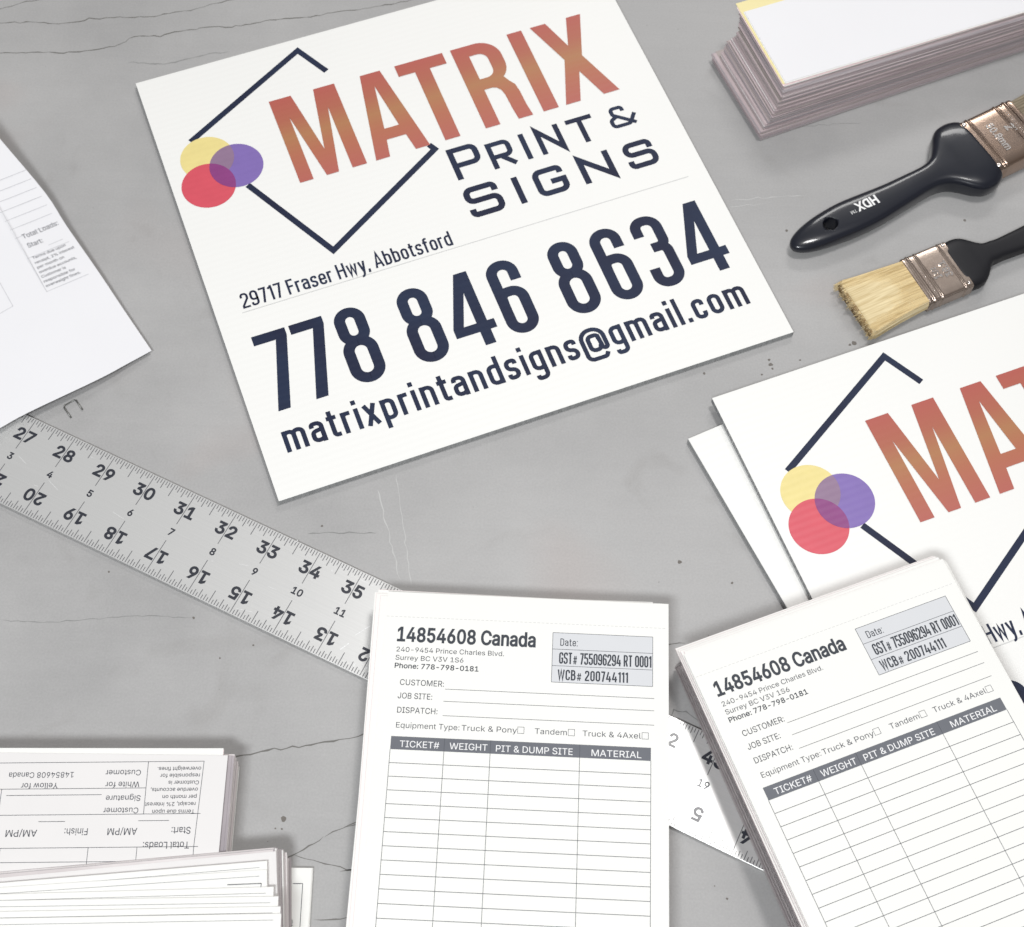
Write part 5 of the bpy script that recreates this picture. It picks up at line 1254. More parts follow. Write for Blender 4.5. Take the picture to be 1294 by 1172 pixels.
def layer_stack(name, root, corners_fn, n, mats, seed, jit=0.0006, wts=None, nu=1):
    """corners_fn(t) -> 4 corners (x,y,z) at fraction t of the height; builds n thin slabs"""
    rnd = random.Random(seed)
    mb = MB()
    dx = dy = 0.0
    for i in range(n):
        t0, t1 = i / n, (i + 1) / n - 0.04 / n
        dx = 0.55 * dx + rnd.gauss(0, jit)
        dy = 0.55 * dy + rnd.gauss(0, jit)
        a, b = corners_fn(t0), corners_fn(t1)
        mi = rnd.choices(range(len(mats)), wts)[0] if wts else rnd.randrange(len(mats))
        if nu == 1:
            mb.hexa([(p[0] + dx, p[1] + dy, p[2]) for p in a] + [(p[0] + dx, p[1] + dy, p[2]) for p in b], mi)
        else:
            # subdivided both ways along the first and last side
            for k in range(nu):
                f0, f1 = k / nu, (k + 1) / nu

                def L4(c, f, g):
                    A = Vector(c[0]).lerp(Vector(c[1]), f)
                    D = Vector(c[3]).lerp(Vector(c[2]), f)
                    return A, D
                A0, D0 = L4(a, f0, 0)
                A1, D1 = L4(a, f1, 0)
                E0, H0 = L4(b, f0, 0)
                E1, H1 = L4(b, f1, 0)
                mb.hexa([(p[0] + dx, p[1] + dy, p[2]) for p in (A0, A1, D1, D0, E0, E1, H1, H0)], mi)
    return mb.build(name, mats, root)


# --- printed ticket form: text positions in inches from the page's top left corner
def ticket_form(root, zt):
    I = IN
    T = lambda t, x, y, cap, x1, wt=0.0: (t, x * I, -y * I, cap * I, (x1 - x) * I if x1 else None, wt)
    lab = [T('240-9454 Prince Charles Blvd.', .255, 1.245, .098, 2.38, .004), T('Surrey BC V3V 1S6', .255, 1.415, .098, 1.60, .004),
           T('CUSTOMER:', .38, 1.92, .115, 1.25, .006), T('JOB SITE:', .36, 2.19, .115, 1.04, .006), T('DISPATCH:', .365, 2.475, .115, 1.16, .006),
           T('Equipment Type:', .365, 2.77, .108, 1.60, 0), T('Truck & Pony', 1.62, 2.77, .108, 2.69, 0), T('Tandem', 3.02, 2.77, .108, 3.65, 0),
           T('Truck & 4Axel', 3.93, 2.77, .108, 5.05, 0)]
    text_mesh('small_form_text', lab, ink_soft, root, zt + .00006)
    bold = [T('14854608 Canada', .24, 1.025, .285, 2.99, .042), T('Phone: 778-798-0181', .25, 1.58, .10, 1.90, .030)]
    text_mesh('bold_form_text', bold, ink, root, zt + .00006)
    mb = MB()
    mb.rect(3.31 * I, -1.725 * I, 5.27 * I, -.71 * I, zt + .00003)
    mb.build('shaded_date_box', tint_m, root)
    mb = MB()
    Lw = .009 * I
    z2 = zt + .00006
    for y in (.71, 1.05, 1.39, 1.725):
        mb.line((3.31 * I, -y * I), (5.27 * I, -y * I), Lw, z2)
    for x in (3.31, 5.27):
        mb.line((x * I, -.71 * I), (x * I, -1.725 * I), Lw, z2 + .00001)
    for y, x0 in ((1.965, 1.265), (2.21, 1.25), (2.495, 1.255)):
        mb.line((x0 * I, -y * I), (5.30 * I, -y * I), Lw, z2)
    for x0 in (2.70, 3.665, 5.07):
        q = [(x0 * I, -2.775 * I), ((x0 + .12) * I, -2.775 * I), ((x0 + .12) * I, -2.65 * I), (x0 * I, -2.65 * I)]
        mb.ribbon(q, .008 * I, z2, True)
    y0, y1, pit, n = 2.94, 3.195, .2602, 14
    x0, x1 = .303, 5.24
    for k in range(1, n + 1):
        mb.line((x0 * I, -(y1 + pit * k) * I), (x1 * I, -(y1 + pit * k) * I), .0105 * I, z2)
    for x in (x0, 1.322, 2.198, 3.892, x1):
        mb.line((x * I, -y1 * I), (x * I, -(y1 + pit * n) * I), .0095 * I, z2 + .00001)
    for x in (1.322, 2.198, 3.892):
        mb.line((x * I, -y0 * I), (x * I, -y1 * I), .008 * I, z2 + .00003)
    mb.build('form_lines', ink_soft, root)
    mb = MB()
    mb.rect(x0 * I, -y1 * I, x1 * I, -y0 * I, z2)
    mb.build('header_band', band_m, root)
    text_mesh('header_text', [T('TICKET#', .47, 3.145, .125, 1.23, .004), T('WEIGHT', 1.42, 3.145, .125, 2.15, .004),
                              T('PIT & DUMP SITE', 2.29, 3.15, .125, 3.77, .004), T('MATERIAL', 4.10, 3.15, .125, 5.07, .004)], white_ink, root, z2 + .00004)
    mb = MB()
    stroke_text(mb, 'Date:', 3.46 * I, -.975 * I, .15 * I, .34 * I, .105, gap=.12)
    nb = len(mb.v)
    stroke_text(mb, 'GST# 755096294 RT 0001', 3.45 * I, -1.345 * I, .235 * I, 1.79 * I, .125, gap=.12, space=.26)
    stroke_text(mb, 'WCB# 200744111', 3.43 * I, -1.675 * I, .21 * I, 1.36 * I, .14, gap=.12, space=.26)
    mb.v = [(p[0], p[1], p[2] + z2 + .00002) for p in mb.v]
    mb.build('condensed_box_text', ink, root)
    mb = MB()
    x = 0.02
    while x < 5.5:
        mb.line((x * I, -.52 * I), ((x + .055) * I, -.52 * I), .006 * I, zt + .00004)
        x += .085
    mb.build('perforation_line', perf, root)


PW, PH = 5.58 * IN, 8.62 * IN


def page(name, root, x, y, z, rot, m, w=PW, h=PH, t=0.00018, curl=0.0):
    """single sheet; x, y is its top left corner in the parent's frame"""
    a = math.radians(rot)
    c_, s_ = math.cos(a), math.sin(a)
    mb = MB()

    def P(u, v, zz):
        return (x + c_ * u + s_ * v, y + s_ * u - c_ * v, zz)
    mb.hexa([P(0, h, z), P(w, h, z), P(w, 0, z), P(0, 0, z), P(0, h, z + t), P(w, h, z + t), P(w, 0, z + t), P(0, 0, z + t)])
    return mb.build(name, m, root)


# pad lying in front of the camera
M1 = frame((-0.06116, -0.08549, 0.02296), u=(0.99974, -0.02257, 0.00101), v=(0.02257, 0.99975, 0.0003))
pad1 = empty('ticket_pad', M1)
tag(pad1, 'thick pad of white ticket forms at bottom centre, square to the photo, covering the ruler', 'ticket pad', 'pads of ticket forms')
page('top_page', pad1, 0, 0, -.00018, 0, paper_w)
ticket_form(pad1, 0.0)
k = 0
for dx, dy, rt, m in ((-.0034, -.0022, .25, paper_w), (-.0036, -.0020, .25, paper_p), (-.0056, -.0009, .40, paper_w), (-.0058, -.0007, .40, paper_p), (-.0066, .0000, .55, paper_w), (-.0050, .0016, -.35, paper_w), (-.0048, .0019, -.45, paper_p), (-.0046, .0012, -.5, paper_w)):
    k += 1
    page('loose_page', pad1, dx, dy, -.00018 - .00035 * k, rt, m, w=PW - .0012)
NB = .0227


def c1(t):
    z = -NB + (NB - .0042) * t
    sx = -.0046 + .0018 * t
    sy = .0
    return [(sx, -PH, z), (PW + sx - .003, -PH, z), (PW + sx - .003, sy, z), (sx, sy, z)]


layer_stack('page_block', pad1, c1, 60, [edge_c, edge_c, paper_w, paper_w], 3, .00035)

# pad lying on the second sign
M2 = frame((0.08638, -0.11813, 0.03172), u=(0.92882, 0.37028, 0.01392), v=(-0.36944, 0.9283, -0.04213))
pad2 = empty('ticket_pad', M2)
tag(pad2, 'pad of white ticket forms turned at an angle, resting on the cut-off sign', 'ticket pad', 'pads of ticket forms')
page('top_page', pad2, 0, 0, -.00018, 0, paper_w)
for ch in list(pad1.children):
    if ch.name.split('.')[0] in ('small_form_text', 'bold_form_text', 'shaded_date_box', 'form_lines', 'header_band', 'header_text', 'condensed_box_text', 'perforation_line'):
        d = ch.copy()
        COL.objects.link(d)
        d.parent = pad2
for k, (dx, dy, rt, m) in enumerate(((.0008, .0012, -.2, paper_w), (.0006, .0014, -.2, paper_p), (-.0006, .0024, .1, paper_w), (-.0007, .0026, .1, paper_p), (.0018, .0016, -.5, paper_w), (-.0012, .0038, .05, paper_w),
                                     (-.0013, .0041, .05, paper_p), (.0028, .0022, -.8, paper_w), (-.0018, .0052, -.1, paper_w), (-.0019, .0054, -.1, paper_p), (.0036, .0024, -1.1, paper_w))):
    page('loose_page', pad2, dx, dy, -.0005 - .0004 * k, rt, m)
M2i = M2.inverted()


def base_z(w):
    """height of what lies under the pad: the two boards under its upper right part, else ruler and table"""
    p = s2.matrix_world.inverted() @ Vector(w)
    q = bl.matrix_world.inverted() @ Vector(w)
    d = min(p.x, -p.y)
    e = min(q.x, -q.y)

    def sm(t):
        t = max(0, min(1, t))
        return t * t * (3 - 2 * t)
    z = .0030
    z = max(z, .0030 + .0015 * sm((e + .05) / .05))
    z = max(z, .0030 + .0062 * sm((d + .05) / .05))
    return z


def build_pad2_block():
    rnd = random.Random(11)
    n, nu, nv = 60, 10, 12
    mats = [edge_b, edge_a, edge_b, edge_c]
    mb = MB()
    dx = dy = 0
    for i in range(n):
        t0, t1 = i / n, (i + .96) / n
        dx = .5 * dx + rnd.gauss(0, .0003)
        dy = .5 * dy + rnd.gauss(0, .0003)
        sh = .0002 * (1 - t0) ** 1.3
        mi = rnd.randrange(4)
        n0 = len(mb.v)
        for t in (t0, t1):
            for j in range(nv + 1):
                for k2 in range(nu + 1):
                    u, v = PW * k2 / nu, PH * j / nv
                    top = M2 @ Vector((u, -v, -.0046))
                    bz = base_z((top.x, top.y, 0))
                    w = Vector((top.x, top.y, bz + (top.z - bz) * t))
                    w += (M2.to_3x3() @ Vector((dx + sh, dy + .003 * (1 - t), 0)))
                    mb.v.append(tuple(M2i @ w))
        S_ = (nu + 1) * (nv + 1)
        ring = [k2 for k2 in range(nu + 1)] + [j * (nu + 1) + nu for j in range(1, nv + 1)] + [nv * (nu + 1) + k2 for k2 in range(nu - 1, -1, -1)] + [j * (nu + 1) for j in range(nv - 1, 0, -1)]
        for a_, b_ in zip(ring, ring[1:] + ring[:1]):
            mb.f.append((n0 + b_, n0 + a_, n0 + a_ + S_, n0 + b_ + S_))
            mb.m.append(mi)
        if i in (0, n - 1):
            off = S_ if i else 0
            for j in range(nv):
                for k2 in range(nu):
                    a_ = n0 + off + j * (nu + 1) + k2
                    q = (a_, a_ + nu + 1, a_ + nu + 2, a_ + 1)
                    mb.f.append(q if i else q[::-1])
                    mb.m.append(mi)
    mb.build('page_block', mats, pad2)


bpy.context.view_layer.update()
build_pad2_block()

# upside down pad at the lower left; frame: origin at the page corner nearest the picture's middle, x along the text, y towards the viewer
MA = frame((-0.133, -0.1715, 0.022), -178.07)
padA = empty('ticket_pad', MA)
tag(padA, 'pad of ticket forms at lower left, its signature boxes upside down', 'ticket pad', 'pads of ticket forms')


def bottom_block(root, zt, full=True, umax=5.2, cool=False):
    I = IN
    a = ink_soft
    T = lambda t, x, y, cap, x1, wt=0.0: (t, x * I, y * I, cap * I, (x1 - x) * I, wt)
    small = [T('Terms due upon', .54, 1.025, .072, 1.335, .012), T('recaipt, 2% interest', .53, .885, .072, 1.475, .012), T('per month on', .52, .75, .072, 1.17, .012),
             T('overdue accounts,', .51, .615, .072, 1.40, .012), T('Customer is', .50, .48, .072, 1.08, .012), T('responsible for', .49, .345, .072, 1.24, .012), T('overweight fines.', .48, .215, .072, 1.31, .012)]
    text_mesh('fine_print', small, ink, root, zt + .00006)
    tx = [T('Total Loads:', .585, 1.62, .125, 1.45, .006), T('Start:', .58, 1.35, .125, .95, .006)]
    if full:
        tx += [T('AM/PM', 1.57, 1.36, .125, 2.13, .006), T('Finish:', 2.47, 1.355, .125, 2.92, .006), T('AM/PM', 3.41, 1.375, .125, 4.00, .006), T('Customer', 1.58, .98, .105, 2.24, .006), T('Signature', 1.56, .75, .105, 2.22, .006),
               T('Customer', 1.60, .265, .105, 2.27, .006), T('White for', 1.61, .49, .105, 2.25, .006), T('14854608 Canada', 2.85, .295, .105, 4.08, .006), T('Yellow for', 3.13, .50, .105, 3.82, .006)]
    text_mesh('form_text', tx, a, root, zt + .00006)
    mb = MB()
    w_ = .010 * I
    z2 = zt + .00006

    def ln(x0, y0, x1, y1, e=0.0):
        mb.line((x0 * I, y0 * I), (x1 * I, y1 * I), w_, z2 + e)
    X1 = 5.2 if full else 1.44
    for y in ((.11, 1.10, 1.71) + (1.97, 2.23, 2.49, 2.75, 3.01, 3.27, 3.53, 3.79) if not full else (.11, 1.10, 1.71, 1.97, 2.23, 2.49)):
        ln(.43 if y < 3 or full else .43, y, X1, y)
    ln(.44, .11, .505, 1.71 if full else 3.8, .00001)
    ln(1.0, 1.225, 1.57 if full else 1.35, 1.225)
    if full:
        ln(1.485, .11, 1.485, 1.10, .00001)
        ln(1.485, .61, X1, .61)
        ln(4.17, .61, 4.17, 1.10, .00001)
        ln(2.30, .73, 4.07, .73)
        ln(2.92, 1.225, 3.41, 1.225)
        for x in (.505, 1.545, 2.44, 4.05):
            ln(x, 1.71, x, 3.5, .00001)
    mb.build('form_lines', a, root)


def sheet_up(name, root, x, y, z, rot, m, w=PW, h=PH, t=0.0002):
    """sheet whose near right corner (seen from its own text) is at x, y and that runs towards +y"""
    a = math.radians(rot)
    c_, s_ = math.cos(a), math.sin(a)
    P = lambda u, v, zz: (x + c_ * u - s_ * v, y + s_ * u + c_ * v, zz)
    mb = MB()
    mb.hexa([P(0, 0, z), P(w, 0, z), P(w, h, z), P(0, h, z), P(0, 0, z + t), P(w, 0, z + t), P(w, h, z + t), P(0, h, z + t)])
    return mb.build(name, m, root)


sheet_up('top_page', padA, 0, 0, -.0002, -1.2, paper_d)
bottom_block(padA, 0.0)
sheet_up('loose_page', padA, .0024, -.0036, -.0006, -.6, paper_w)
sheet_up('loose_page', padA, .0022, -.0030, -.0010, -.6, paper_p)


def cA(t):
    z = -.0218 + .0204 * t
    sx = -.0017 - .0006 * (1 - t) + .002 * math.sin(t * 5)*.3
    return [(sx, -.0008, z), (PW + sx, -.0008 - .003, z), (PW + sx + .004, PH, z), (sx + .004, PH, z)]


layer_stack('page_block', padA, cA, 64, [edge_c, edge_b, edge_c, paper_w], 21, .0005)

# fanned stack in the lower left corner: each higher sheet slid towards the viewer
MB_ = frame((-0.1010, -0.2158, 0.0), -175.0)
stB = empty('ticket_stack', MB_)
tag(stB, 'fanned stack of white forms in the bottom left corner, its sheets stepped', 'paper stack')
MBi = MB_.inverted()


def cB(t):
    z = .0032 + .0206 * t
    sx = .0002 + .0040 * t + .0007 * math.sin(9 * t)
    y0 = .0008 * math.sin(6 * t) - .0004
    a = math.radians(1.6 * t)
    P = lambda u, v: (sx + math.cos(a) * u - math.sin(a) * v, y0 + math.sin(a) * u + math.cos(a) * v, z)
    return [P(0, 0), P(PW, 0), P(PW, PH), P(0, PH)]


layer_stack('page_block', stB, cB, 70, [edge_c, edge_b, edge_c, paper_w], 31, .00050)
FAN = [(-0.1055, -0.217, -173.1, 0.024), (-0.1089, -0.222, -173.9, 0.0262), (-0.1085, -0.2261, -174.8, 0.0268), (-0.1046, -0.234, -177.1, 0.0276), (-0.1019, -0.2384, -177.8, 0.0284), (-0.1004, -0.243, -177.6, 0.0292), (-0.0997, -0.2463, -177.7, 0.03)]
for i, (x, y, an, z) in enumerate(FAN):
    p = MBi @ Vector((x, y, z))
    n = 1 if i == 0 else 3
    if i:
        mb = MB()
        ca, sa = math.cos(math.radians(an + 175)), math.sin(math.radians(an + 175))
        e0 = (p.x + .0035 * ca - .0028 * sa, p.y + .0035 * sa + .0028 * ca)
        mb.line(e0, (e0[0] + (.120 + .004 * i) * ca, e0[1] + (.120 + .004 * i) * sa), .00015, z + .00006)
        mb.build('form_lines', ink_soft, stB)
    for j in range(n):
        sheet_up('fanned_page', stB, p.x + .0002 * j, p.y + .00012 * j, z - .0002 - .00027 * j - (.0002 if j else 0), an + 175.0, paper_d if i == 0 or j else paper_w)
mb = MB()
q = [MBi @ Vector(w) for w in ((-.1105, -.2325, .0272), (-.1105, -.2345, .0272), (-.1260, -.2335, .0272))]
mb.line(q[0][:2], q[1][:2], .0003, .0271)
mb.line(q[0][:2], q[2][:2], .0003, .02711)
mb.build('form_lines', ink_soft, stB)

# sheets below that stack, sticking out to the right
MC = frame((-0.0904, -0.2197, 0.0), -179.0)
stC = empty('ticket_form_sheets', MC)
tag(stC, 'few ticket sheets sticking out to the right from under the corner stack', 'paper sheets')
mb = MB()
random.seed(4)
for i in range(7):
    o_ = random.gauss(0, .0003)
    mb.box(o_, o_ * .5, .0001 + .0004 * i, .04, .15, .0001 + .0004 * i + .00034, 1 if i == 4 else 0)
mb.build('sheet_layers', [paper_w, paper_y], stC)
mb = MB()
mb.line((.0043, .0076), (.009, .0076), .0003, .00300)
mb.line((.0043, .0076), (.0043, .1), .0003, .00301)
mb.build('form_lines', ink_soft, stC)

tx = text_mesh('form_text', [('Driver', 0, 0, .0017, .0068, .0)], ink, stC, .0031)
pt = MC.inverted() @ Vector((-.0976, -.2506, 0))
tx.data.transform(Matrix.Translation((pt.x, pt.y, 0)) @ Matrix.Rotation(-math.pi / 2, 4, 'Z'))

# ------------------------------------------------------------------ tall narrow stack at the top right
MD = frame((0.1466, 0.2234, 0.0), 24.0)
stD = empty('paper_strip_stack', MD)
tag(stD, 'tall stack of narrow paper strips at top right, white sheet on top and mauve edges', 'paper stack')
SL, SD = .2794, .0662


def cD(t):
    z = .0003 + .0360 * t
    hgt = z
    if z < .0075:
        sx, sy, a = .0002 * math.sin(40 * t) - .0005 * t, .0022 * t * 4, 0.0
        if z > .0045:
            sx -= .0008
    else:
        q = (z - .0075) / .0285
        sx = .0014 + .0113 * q + .0012 * math.sin(3 * q)
        sy = .0024 + .0044 * q - .0011 * math.sin(math.pi * q)
        a = -math.radians(.4 + 1.4 * q)
    c_, s_ = math.cos(a), math.sin(a)
    L = SL - .001 * math.sin(30 * t)
    D = SD - (.006 if z > .0075 else 0)
    D += -.002 * math.sin(11 * t) * (1 if z > .0075 else 0)
    P = lambda u, v: (sx + c_ * u - s_ * v, sy + s_ * u + c_ * v, z)
    return [P(0, 0), P(L, 0), P(L, D), P(0, D)]


layer_stack('page_block', stD, cD, 120, [edge_a, edge_b, edge_d, edge_a, edge_c], 8, .0004, wts=[5, 3, 3, 4, 1])


def strip(name, x, y, z, rot, m, L=SL, D=SD, t=.00025, lift=0.0):
    a = math.radians(rot)
    c_, s_ = math.cos(a), math.sin(a)
    mb = MB()
    n = 16
    rows = []
    for i in range(n + 1):
        u = L * i / n
        dz = lift * max(0, (i / n - .35)) ** 2
        rows.append(((x + c_ * u, y + s_ * u, z + dz), (x + c_ * u - s_ * D, y + s_ * u + c_ * D, z + dz)))
    for i in range(n):
        (a0, b0), (a1, b1) = rows[i], rows[i + 1]
        up = lambda p, k: (p[0], p[1], p[2] + k)
        mb.hexa([a0, a1, b1, b0, up(a0, t), up(a1, t), up(b1, t), up(b0, t)])
    return mb.build(name, m, stD)


z0 = .0364
strip('loose_page', .0128, .0068, z0, -1.5, paper_w, t=.0006)
strip('loose_page', .0120, .0071, z0 + .0007, -1.7, paper_p, t=.0002, D=SD - .001)
strip('yellow_page', .0124, .0084, z0 + .0010, -1.9, paper_y, t=.0003, D=SD + .0005)
strip('loose_page', .0136, .0078, z0 + .0014, -2.0, paper_w, t=.0002, D=SD - .007)
strip('top_page', .0142, .0086, z0 + .0017, -2.0, paper_cool, t=.0002, D=SD - .008)

# ------------------------------------------------------------------ brushes
plastic = mat('glossy_black_plastic', (0.010, 0.012, 0.020), 0.3, spec=0.3, coat=0.5, coat_rough=0.1, bump=0.02, bscale=60, var=0.1)
plastic_m = mat('satin_black_plastic', (0.012, 0.012, 0.015), 0.45, spec=0.3, bump=0.05, bscale=200)
ferrule_m = mat('tin_ferrule_brown_reflection', (0.46, 0.33, 0.25), 0.22, metal=1.0, col2=(0.36, 0.28, 0.235), vscale=45, bump=0.04, bscale=400)  # brown reflection of the surroundings is put into the metal colour
ferrule_s = mat('tin_ferrule_pale_reflection', (0.60, 0.50, 0.43), 0.27, metal=1.0, col2=(0.42, 0.34, 0.29), vscale=60, bump=0.05, bscale=400)  # lighter variant, its brownish reflection also painted into the base colour
emboss_m = mat('embossed_metal', (0.85, 0.80, 0.76), 0.18, metal=1.0)
hole_m = mat('hanging_hole_dark', (0.008, 0.008, 0.010), 0.6)
bris_a = mat('pale_bristle', (0.84, 0.71, 0.44), 0.55, col2=(0.58, 0.44, 0.22), vscale=1.0, stretch=(30, 1100, 1100), spec=0.3)
bris_g = mat('grey_brown_bristle', (0.50, 0.44, 0.34), 0.5, col2=(0.20, 0.16, 0.11), vscale=1.0, stretch=(30, 1100, 1100), spec=0.3)
bris_e = mat('brown_bristle_tip', (0.42, 0.28, 0.13), 0.7, col2=(0.20, 0.12, 0.05), vscale=700)


def interp(tab, s):
    if s <= tab[0][0]:
        return tab[0][1:]
    for a, b in zip(tab, tab[1:]):
        if s <= b[0]:
            t = (s - a[0]) / (b[0] - a[0])
            return tuple(a[i] + (b[i] - a[i]) * t for i in range(1, len(a)))
    return tab[-1][1:]


def superring(x, cy, hw, hh, cz, n=28, e=2.6):
    out = []
    for i in range(n):
        a = 2 * math.pi * i / n
        c_, s_ = math.cos(a), math.sin(a)
        out.append((x, cy + hw * math.copysign(abs(c_) ** (2 / e), c_), cz + hh * math.copysign(abs(s_) ** (2 / e), s_)))
    return out


def catmull(tab, k=5):
    out = []
    n = len(tab)
    for i in range(n - 1):
        p0, p1, p2, p3 = tab[max(0, i - 1)], tab[i], tab[i + 1], tab[min(n - 1, i + 2)]
        for j in range(k):
            t = j / k
            out.append(tuple(.5 * ((2 * p1[d]) + (-p0[d] + p2[d]) * t + (2 * p0[d] - 5 * p1[d] + 4 * p2[d] - p3[d]) * t * t + (-p0[d] + 3 * p1[d] - 3 * p2[d] + p3[d]) * t ** 3) for d in range(len(p1))))
    out.append(tab[-1])
    return out


def make_brush(M, k, fw, ferrule_m, bl_len, bris, handle_mat, flare, text, label, seed, lift=0.0):
    """local x: from the handle end to the bristle tips (mm * k); k scales the 2 inch brush"""
    root = empty('paint_brush', M)
    tag(root, label, 'paint brush', 'flat paint brushes')
    mm = .001
    # handle : x, half width, half thickness, centre height, centre offset
    tab = [(0.0, .6, .8, 6.6, 0), (.8, 2.6, 2.2, 6.6, 0), (3, 4.8, 3.2, 6.7, 0), (8, 7.3, 4.2, 6.8, 0), (16, 9.3, 5.0, 7.0, .1), (26, 10.6, 5.5, 7.0, .2), (40, 11.4, 5.8, 7.0, 0), (55, 10.9, 6.0, 7.0, -.5), (70, 9.6, 6.2, 7.2, -.5),
           (84, 8.7, 6.4, 7.4, 0), (93, 8.2, 6.6, 7.6, .2), (100, 8.6, 6.8, 7.8, .2), (106, 10.8, 7.0, 8.0, .3), (111, 15.5, 7.1, 8.2, .6), (116, 21.3, 7.2, 8.4, 1.0), (121, 24.9, 7.4, 8.6, 1.2), (127, 25.8, 7.6, 8.7, 1.3), (132, 25.0, 7.7, 8.7, 1.5), (135.5, 23.0, 7.6, 8.7, 1.8), (136.3, 20.8, 6.8, 8.7, 2.0)]
    if fw < 18:
        tab = [(a, b if a < 105 else b * .86, c_, d, e * .3) for a, b, c_, d, e in tab]
    rings = []
    for x, hw, hh, cz, cy in catmull(tab, 4):
        rings.append(superring(x * k * mm, cy * k * mm, max(.3, hw) * k * mm, max(.3, hh) * k * mm, cz * k * mm, 40, 2.5 + 1.6 * min(1, max(0, x - 8) / 30)))
    mb = MB()
    mb.loft(rings)
    h = mb.build('handle', handle_mat, root, smooth=True)
    # hanging hole, cut through the handle
    cy_ = MB()
    hx, hr = 26.5 * k * mm, 4.4 * k * mm
    cy_.loft([[(hx + hr * math.cos(a * math.pi / 16) * 1.05, hr * .95 * math.sin(a * math.pi / 16), zc) for a in range(32)] for zc in (-.01, .03)])
    cut = cy_.build('cutter', hole_m)
    cut.parent = root
    bpy.context.view_layer.update()
    bo = h.modifiers.new('hole', 'BOOLEAN')
    bo.operation = 'DIFFERENCE'
    bo.solver = 'EXACT'
    bo.object = cut
    dg = bpy.context.evaluated_depsgraph_get()
    me = bpy.data.meshes.new_from_object(h.evaluated_get(dg))
    h.modifiers.clear()
    h.data = me
    if len(me.materials) > 1:
        while len(me.materials) > 1:
            me.materials.pop()
    bpy.data.objects.remove(cut)
    # ferrule : flat metal band with pressed ridges
    x0, x1 = 133.2 * k, 172.0 * k
    yc = 2.1 * k if fw > 18 else .6 * k
    hh = 7.4 * k
    cz = 8.6 * k

    def ridge(x):
        v = 0
        for c_, w_, a_ in ((.16, .012, .5), (.19, .012, -.35), (.70, .015, .45), (.735, .015, -.3), (.88, .02, .5), (.93, .015, -.3)):
            v += a_ * math.exp(-((x - c_) / w_) ** 2)
        return v
    rings = []
    n = 110
    for i in range(n + 1):
        t = i / n
        q = ridge(t) * k * .9
        rings.append(superring((x0 + (x1 - x0) * t) * mm, yc * mm, (fw + q) * mm, (hh + q) * mm, cz * mm, 56, 9))
    mb = MB()
    mb.loft(rings)
    f = mb.build('ferrule', ferrule_m, root, smooth=True)
    zt = (cz + hh) * mm
    # rivets
    for sgn in (-1, 1):
        mb = MB()
        rr = 1.5 * k * mm
        rg = []
        for j, (q, zz_) in enumerate(((1, -.2), (1, .15), (.8, .42), (.45, .55), (.2, .3), (.05, .2))):
            rg.append([((x0 + 2.9 * k) * mm + rr * q * math.cos(a * math.pi / 8), (yc + sgn * (fw - 3.2 * k)) * mm + rr * q * math.sin(a * math.pi / 8), zt + zz_ * k * mm) for a in range(16)])
        mb.loft(rg)
        mb.build('rivet', emboss_m, root, smooth=True)
    # row of pressed dots
    mb = MB()
    nd = 20
    for i in range(nd):
        y = (yc - (fw - 2.4 * k) + 2 * (fw - 2.4 * k) * i / (nd - 1)) * mm
        x = (x0 + (x1 - x0) * .80) * mm
        rr = .42 * k * mm
        mb.loft([[(x + rr * q * math.cos(a * math.pi / 4), y + rr * q * math.sin(a * math.pi / 4), zt + zz_ * mm) for a in range(8)] for q, zz_ in ((1, -.2), (.9, .1), (.4, .28))])
    mb.build('pressed_dots', emboss_m, root, smooth=True)
    # embossed size marking, read across the brush
    its = []
    for t, along, across, cap, fit in text:
        its.append((t, across * k * mm, along * k * mm, cap * k * mm, fit * k * mm, .045))
    tx = text_mesh('embossed_size', its, emboss_m, root, 0.0, extrude=.00028)
    tx.data.transform(Matrix.Translation((x0 * mm, yc * mm, zt)) @ Matrix.Rotation(-math.pi / 2, 4, 'Z'))
    # bristles: a solid core plus separate hairs
    rnd = random.Random(seed)
    xb = x1 - 1.0 * k
    core = []
    for i in range(13):
        t = i / 12
        hw = fw * .96 + (flare - fw * .96) * t ** 1.2
        hz = (hh * .90) * (1 + .12 * math.sin(math.pi * min(1, t * 1.3))) * (1 - .03 * t)
        zc = cz + lift * t
        core.append(superring((xb + (bl_len - 2.5 * k) * t) * mm, yc * mm, hw * .965 * mm, min(hz * .93, zc * .97) * mm, zc * mm, 40, 4.5))
    mb = MB()
    mb.loft(core)
    cb = mb.build('bristle_bundle', [bris, bris_e], root, smooth=True)
    for p in cb.data.polygons:
        if abs(p.normal.x) > .9:
            p.material_index = 1
    mb = MB()
    nh = 2600
    for i in range(nh):
        a = rnd.random() * 2 * math.pi
        e = 4.5
        rad = 1.0 if rnd.random() < .72 else rnd.random() ** .5
        c_, s_ = math.cos(a), math.sin(a)
        if rnd.random() < .5:
            s_, c_ = (.985, (rnd.random() * 2 - 1) * .96)
            yy, zz_ = c_, s_
        else:
            yy = math.copysign(abs(c_) ** (2 / e), c_)
            zz_ = math.copysign(abs(s_) ** (2 / e), s_)
        yy *= rad
        zz_ *= rad
        wob = rnd.gauss(0, .022)
        Lh = bl_len * (1 + rnd.gauss(0, .028)) * (1 - .06 * abs(zz_)) * (.985 + .03 * math.sin(yy * 9) * math.cos(yy * 23 + 1))
        pts = []
